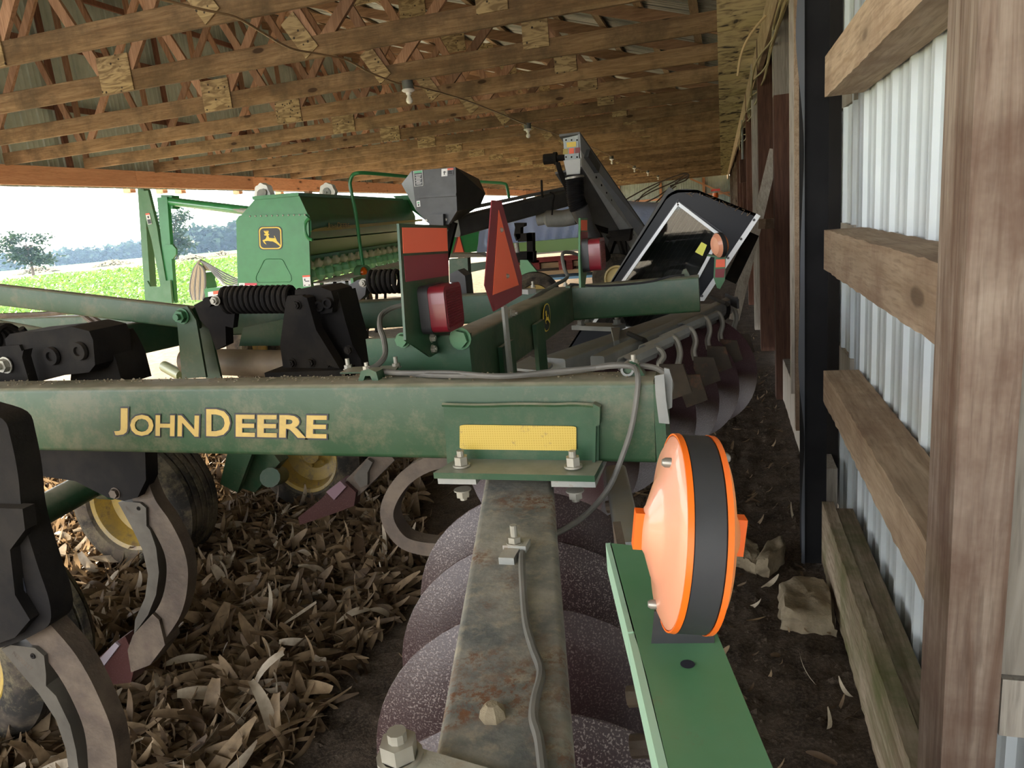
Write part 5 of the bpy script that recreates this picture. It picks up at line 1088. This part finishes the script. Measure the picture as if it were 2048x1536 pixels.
tpp('glass_pane', MB().prism([v + Vector((0, .012, 0)) for v in w4], (0, .003, 0)), GLT, wf)
c = w4[0].lerp(w4[1], .8).lerp(w4[3], .3); tpp('yellow_sticker', slab([(1403, 484), (1414, 490), (1405, 512), (1390, 504)], .002, Y=YT - .003), plain('yellow_note', (.78, .78, .12), .5), wf)
rl_ = tpp('aluminium_rail', MB().prism(pY([(1513, 427), (1521, 432), (1408, 602), (1396, 602)], YT - .014), (0, .03, 0)), AL, label='riveted aluminium lower rail')
for k in range(5): tpp('rail_rivet', MB().lathe(P(1508 - 26 * k, 440 + 38 * k, Y=YT - .016), (0, -1, 0), [(0, .009), (.003, .008), (.004, 0)], 8), GSD, rl_)
inn = MB(); b0 = P(1352, 410, Y=YT + 1.0); d0 = (P(1240, 590, Y=YT + 1.0) - b0); s0_ = (P(1440, 470, Y=YT + 1.0) - b0)
tpp('inner_liner', MB().prism([b0 - d0 * .1 - s0_ * .3, b0 - d0 * .1 + s0_ * 1.3, b0 + d0 * 1.4 + s0_ * 1.3, b0 + d0 * 1.4 - s0_ * .3], (0, .02, 0)), plain('liner_grey', (.10, .10, .095), .6))
for k in range(9):
    s_ = s0_ * (.06 + .085 * k); tpp('liner_rib', MB().bar(b0 + s_, b0 + s_ + d0 * 1.3, .03, .03, (0, 1, 0)), plain('rib_dark', (.012, .012, .012), .5) if k == 0 else bpy.data.materials['rib_dark'])
web_ = MB()
for k in range(26): p = P(1372 + U(0, 145), 384, Y=YT - .01); p = P(1372 + k * 5.6, 384 + max(0, (k * 5.6 - 28)) * .40 + U(-1, 3), Y=YT - .012); web_.bar(p, p + Vector((U(-.03, .03), 0, U(-.03, .0))), .003, .003)
tpp('dry_debris', web_, HUSK)

# covered boat with blue tarp on red boards --------------------------------------
YB = 12.0
m = MB(); nx, nz = 130, 14; vs = []
x0 = P(968, 440, Y=YB).x; x1 = P(1345, 440, Y=YB).x
for j in range(nz + 1):
    for i in range(nx + 1):
        u = i / nx; v = j / nz; x = x0 + (x1 - x0) * u
        top = 1.72 + .10 * math.sin(u * 5) - .25 * (u - .45) ** 2; bot = P(1100, 490, Y=YB).z - .03
        fold = .055 * (1 - v * .2) * math.sin(u * 95 + 3 * math.sin(v * 2.5 + u * 9)) * (.35 + v) * .6 + .03 * noise.noise((u * 30, v * 3, 0))
        vs.append((x, YB - .55 * v ** .7 - fold, top + (bot - top) * v + .02 * math.sin(u * 40) * (v > .99)))
for i in range(nx + 1): vs.append((vs[i][0], YB + 1.2, vs[i][2] + .05))
fs = [(j * (nx + 1) + i, j * (nx + 1) + i + 1, (j + 1) * (nx + 1) + i + 1, (j + 1) * (nx + 1) + i) for j in range(nz) for i in range(nx)] + [((nz + 1) * (nx + 1) + i, (nz + 1) * (nx + 1) + i + 1, i + 1, i) for i in range(nx)]
o = obj('boat_tarp', m.add(vs, fs), TARP, origin=(x0, YB, 1.2)); tag(o, 'crumpled blue tarp pulled over the cream boat', 'tarp')
bo = thing('boat', 'cream boat hull with a green stripe below the blue tarp', 'boat', (x0 + 1, YB, .9))
def bx4(name, px0, py0, px1, py1, Y, dpth, mat, par, **k): a = P(px0, py0, Y=Y); b = P(px1, py1, Y=Y); return obj(name, MB().box(a.x, b.x, Y, Y + dpth, min(a.z, b.z), max(a.z, b.z)), mat, par, **k)
bx4('green_gunwale', 985, 490, 1345, 484, YB - .68, .5, GRV, bo, label='green stripe'); bx4('hull', 985, 516, 1345, 478, YB - .62, 1.4, CREAM, bo, label='cream hull')
rd = thing('red_trailer_deck', 'red painted board deck carrying the cream boat', 'trailer', (x0 + 1, YB - .8, .2))
for k in range(5): bx4('deck_board', 1000 + k, 522, 1330, 506, YB - 1.0 + .16 * k, .15, REDP, rd)
for x in (1064, 1118, 1130, 1200, 1262): bx4('deck_block', x, 540, x + 14, 520, YB - 1.0, .3, REDP, rd)
bn = thing('wooden_bin', 'pale brown wooden bin under the red boards', 'bin', (x0 + 1, YB - 1, .0)); SB = wood('bin_wood', (.40, .27, .15), (.52, .36, .20), 0, knots=0)
for k in range(2): bx4('bin_board', 1010, 532 + 16 * k, 1330, 519 + 14.5 * k, YB - .9, .9, SB, bn)
o = bx4('blue_skid', 1010, 562, 1240, 551, YB - 1.1, 1, BLUE, None); tag(o, 'faded blue skid beam beneath the wooden bin', 'beam')
gw = thing('lime_implement', 'bright lime green implement frame against the end wall', 'farm implement', tuple(P(1300, 430, Y=16)[:2]) + (0,))
bx4('frame_beam', 1258, 438, 1350, 418, 16, .3, LIME, gw); bx4('frame_beam', 1280, 448, 1345, 440, 16, .3, SHANK, gw); bx4('frame_leg', 1290, 500, 1300, 440, 16, .2, LIME, gw); bx4('frame_leg', 1330, 500, 1340, 440, 16, .2, LIME, gw); bx4('light_tab', 1296, 436, 1303, 428, 15.95, .05, plain('mint_tab', (.5, .9, .6), .4), gw)
rf = thing('red_flag_lamp', 'small red marker panel above an amber beacon near the end wall', 'beacon', tuple(P(1431, 390, Y=15)[:2]) + (0,))
bx4('marker_panel', 1422, 383, 1440, 377, 15, .03, plain('bright_red', (.9, .05, .02), .4), rf); obj('beacon', MB().lathe(P(1431, 392, Y=15), (0, 0, -1), [(-.06, 0), (-.06, .05), (.02, .055), (.06, .03), (.06, 0)], 14), AMBE, rf); obj('beacon_pole', cyl(P(1431, 395, Y=15), P(1431, 398, Y=15) - Vector((0, 0, 2.0)), .02), BLACKS, rf)
for k, pts in enumerate(([(1258, 410), (1300, 385), (1345, 365), (1375, 348), (1372, 360), (1340, 372)], [(1250, 400), (1290, 378), (1330, 360), (1368, 347), (1376, 352), (1350, 366)], [(1262, 416), (1310, 396), (1350, 368), (1362, 357)], [(1305, 412), (1330, 388), (1352, 372)], [(1270, 414), (1285, 390), (1320, 368)])):
    o = obj('steel_rod', MB().tube(smooth([P(x, y, Y=13.5) for x, y in pts], 4), .012, 6), SHANK, origin=P(pts[0][0], pts[0][1], Y=13.5)); tag(o, 'thin rusty rod of the bundle slanting up before the end wall', 'rod', 'rusty rods slanting before the end wall')

# ================================================================== STONES, HUSKS
def rock(name, pts_px, h, lab, seed, z=0):
    r = np.random.RandomState(seed); base = [P(x, y, Z=0) for x, y in pts_px]; n = len(base); c = sum(base, Vector()) / n; vs = []; L = 7
    for j in range(L + 1):
        t = j / L; k = 1.0 - .10 * t ** 3
        for i in range(n * 5):
            u = i / 5; a = base[int(u) % n].lerp(base[(int(u) + 1) % n], u % 1); p = c + (a - c) * k; nz_ = noise.noise((p.x * 16, p.y * 16, t * 3 + seed)) * .016 + noise.noise((p.x * 55, p.y * 55, t * 9)) * .006
            vs.append((p.x + nz_, p.y + nz_, -.02 + (h + .02) * min(1, t * 1.05) + nz_ * .6))
    for rr2 in (.85, .7, .55, .4, .25, .12):
        for i in range(n * 5):
            u = i / 5; a = base[int(u) % n].lerp(base[(int(u) + 1) % n], u % 1); p = c + (a - c) * rr2; vs.append((p.x, p.y, h + .020 * noise.noise((p.x * 14, p.y * 14, seed)) + .008 * noise.noise((p.x * 60, p.y * 60, seed)) + .008))
    N_ = n * 5; fs = [(j * N_ + i, j * N_ + (i + 1) % N_, (j + 1) * N_ + (i + 1) % N_, (j + 1) * N_ + i) for j in range(L + 6) for i in range(N_)] + [tuple(range((L + 6) * N_, (L + 7) * N_))]
    o = obj(name, MB().add(vs, fs), STONE, origin=(c.x, c.y, 0), sharp=50); return tag(o, lab, 'stone')
rock('stone_block', [(1562, 1262), (1600, 1278), (1672, 1276), (1668, 1225), (1652, 1190), (1600, 1182), (1556, 1196)], .075, 'squarish rough sandstone block lying against the base board', 3)
rock('stone_slab', [(1470, 1128), (1510, 1150), (1528, 1130), (1500, 1095), (1470, 1080)], .04, 'flat tan stone slab partly behind the amber lamp', 5)
rock('stone_wedge', [(1512, 1148), (1535, 1155), (1570, 1120), (1566, 1098), (1535, 1110)], .07, 'tilted wedge shaped stone beside the flat slab', 8)
from mathutils import Euler
def huskshape(L, W, curl, tw, seed):
    r = np.random.RandomState(seed); n = 9; vs = []; z = 0; x = 0; ang = r.uniform(-.3, .4)
    for i in range(n + 1):
        t = i / n; w_ = W * (math.sin(math.pi * min(1, t * .88 + .10)) ** .6) * .5; a = tw * t; fold = .35
        for s in (-1, 0, 1): vs.append((x - .0, s * w_ * math.cos(a), z + s * w_ * math.sin(a) + (abs(s) - .6) * w_ * fold))
        ang += curl / n; x += L / n * math.cos(ang); z += L / n * math.sin(ang)
    xs = [v[0] for v in vs]; zs = [v[2] for v in vs]; cx = (max(xs) + min(xs)) / 2; z0 = sum(zs) / len(zs)
    return [(v[0] - cx, v[1], v[2] - z0) for v in vs], [(3 * i + k, 3 * i + k + 1, 3 * i + k + 4, 3 * i + k + 3) for i in range(n) for k in (0, 1)]
shapes = [huskshape(U(.09, .27), U(.016, .045), U(-2.4, 2.2), U(-1.8, 1.8), k) for k in range(24)]
poly = [P(x, y, Z=0) for x, y in ((560, 1540), (640, 1440), (700, 1330), (770, 1260), (830, 1130), (800, 1000), (860, 960), (780, 930), (560, 925), (300, 880), (20, 960), (-250, 1300), (-300, 1700), (350, 1700))]
def inside(x, y):
    c_ = False; n = len(poly); j = n - 1
    for i in range(n):
        a, b = poly[i], poly[j]
        if (a.y > y) != (b.y > y) and x < (b.x - a.x) * (y - a.y) / (b.y - a.y) + a.x: c_ = not c_
        j = i
    return c_
bx0 = min(p.x for p in poly); bx1 = max(p.x for p in poly); by0 = min(p.y for p in poly); by1 = max(p.y for p in poly)
def pose(x, y, z): return Matrix.Translation((x, y, z)) @ Euler((random.gauss(0, .45), random.gauss(0, .25), U(0, 6.28) if rnd() < .45 else random.gauss(.7, .45))).to_matrix().to_4x4()
big = MB(); cnt = 0; near_h = []
while cnt < 12500:
    x = U(bx0, bx1); y = U(by0, by1)
    if not inside(x + U(-.12, .12), y + U(-.12, .12)): continue
    cnt += 1; vs, fs = random.choice(shapes); s = U(.7, 1.45); M_ = pose(x, y, soilz(x, y) + .008 + .055 * rnd() ** 1.4) @ Matrix.Scale(s, 4)
    if cnt > 12490: near_h.append((vs, fs, M_)); continue
    big.add([M_ @ Vector(v) for v in vs], fs)
for k in range(950):
    x = U(-.9, .35) if rnd() < .6 else U(-3.4, -.5); y = U(1, 9); vs, fs = random.choice(shapes); M_ = pose(x, y, soilz(x, y) + .012) @ Matrix.Scale(U(.2, .55), 4); big.add([M_ @ Vector(v) for v in vs], fs)
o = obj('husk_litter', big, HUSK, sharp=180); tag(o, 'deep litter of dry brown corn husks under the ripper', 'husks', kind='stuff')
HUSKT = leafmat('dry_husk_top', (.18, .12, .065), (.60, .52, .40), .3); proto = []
for k, (vs, fs) in enumerate(shapes):
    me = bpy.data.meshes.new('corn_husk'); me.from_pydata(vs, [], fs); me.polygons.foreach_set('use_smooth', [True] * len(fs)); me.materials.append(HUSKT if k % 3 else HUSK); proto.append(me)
for k in range(290):
    while True:
        x = U(bx0 * .8, bx1); y = U(by0, min(by1, 3.6))
        if inside(x, y): break
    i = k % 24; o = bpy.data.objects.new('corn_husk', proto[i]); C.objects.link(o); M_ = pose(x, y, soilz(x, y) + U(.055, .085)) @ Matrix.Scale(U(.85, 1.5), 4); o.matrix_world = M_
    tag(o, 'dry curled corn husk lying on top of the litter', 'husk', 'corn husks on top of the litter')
HUSKP = leafmat('pale_husk', (.45, .38, .27), (.60, .52, .38), .2)
for k, (px, py, L, lab) in enumerate([(1590, 1035, .16, 'pale split stalk piece by the foot of the black post'), (1640, 1360, .2, 'thin pale curled leaf on the soil below the sandstone block'), (1700, 1380, .15, 'pale leaf scrap lying near the mossy base board'), (1650, 1440, .22, 'long twisted pale leaf at the lower right on the soil'), (1500, 1210, .12, 'short pale husk just right of the lamp foot'), (1540, 1165, .10, 'grey bark chip beside the sandstone block')]):
    p = P(px, py, Z=.015); vs, fs = huskshape(L, .02, 1.2, .8, 50 + k); me = MB(); M_ = Matrix.Translation(p) @ Euler((.2, 0, 2.0 + k)).to_matrix().to_4x4(); me.add([M_ @ Vector(v) for v in vs], fs)
    o = obj('dry_leaf', me, HUSKP, origin=p); tag(o, lab, 'dry leaf')
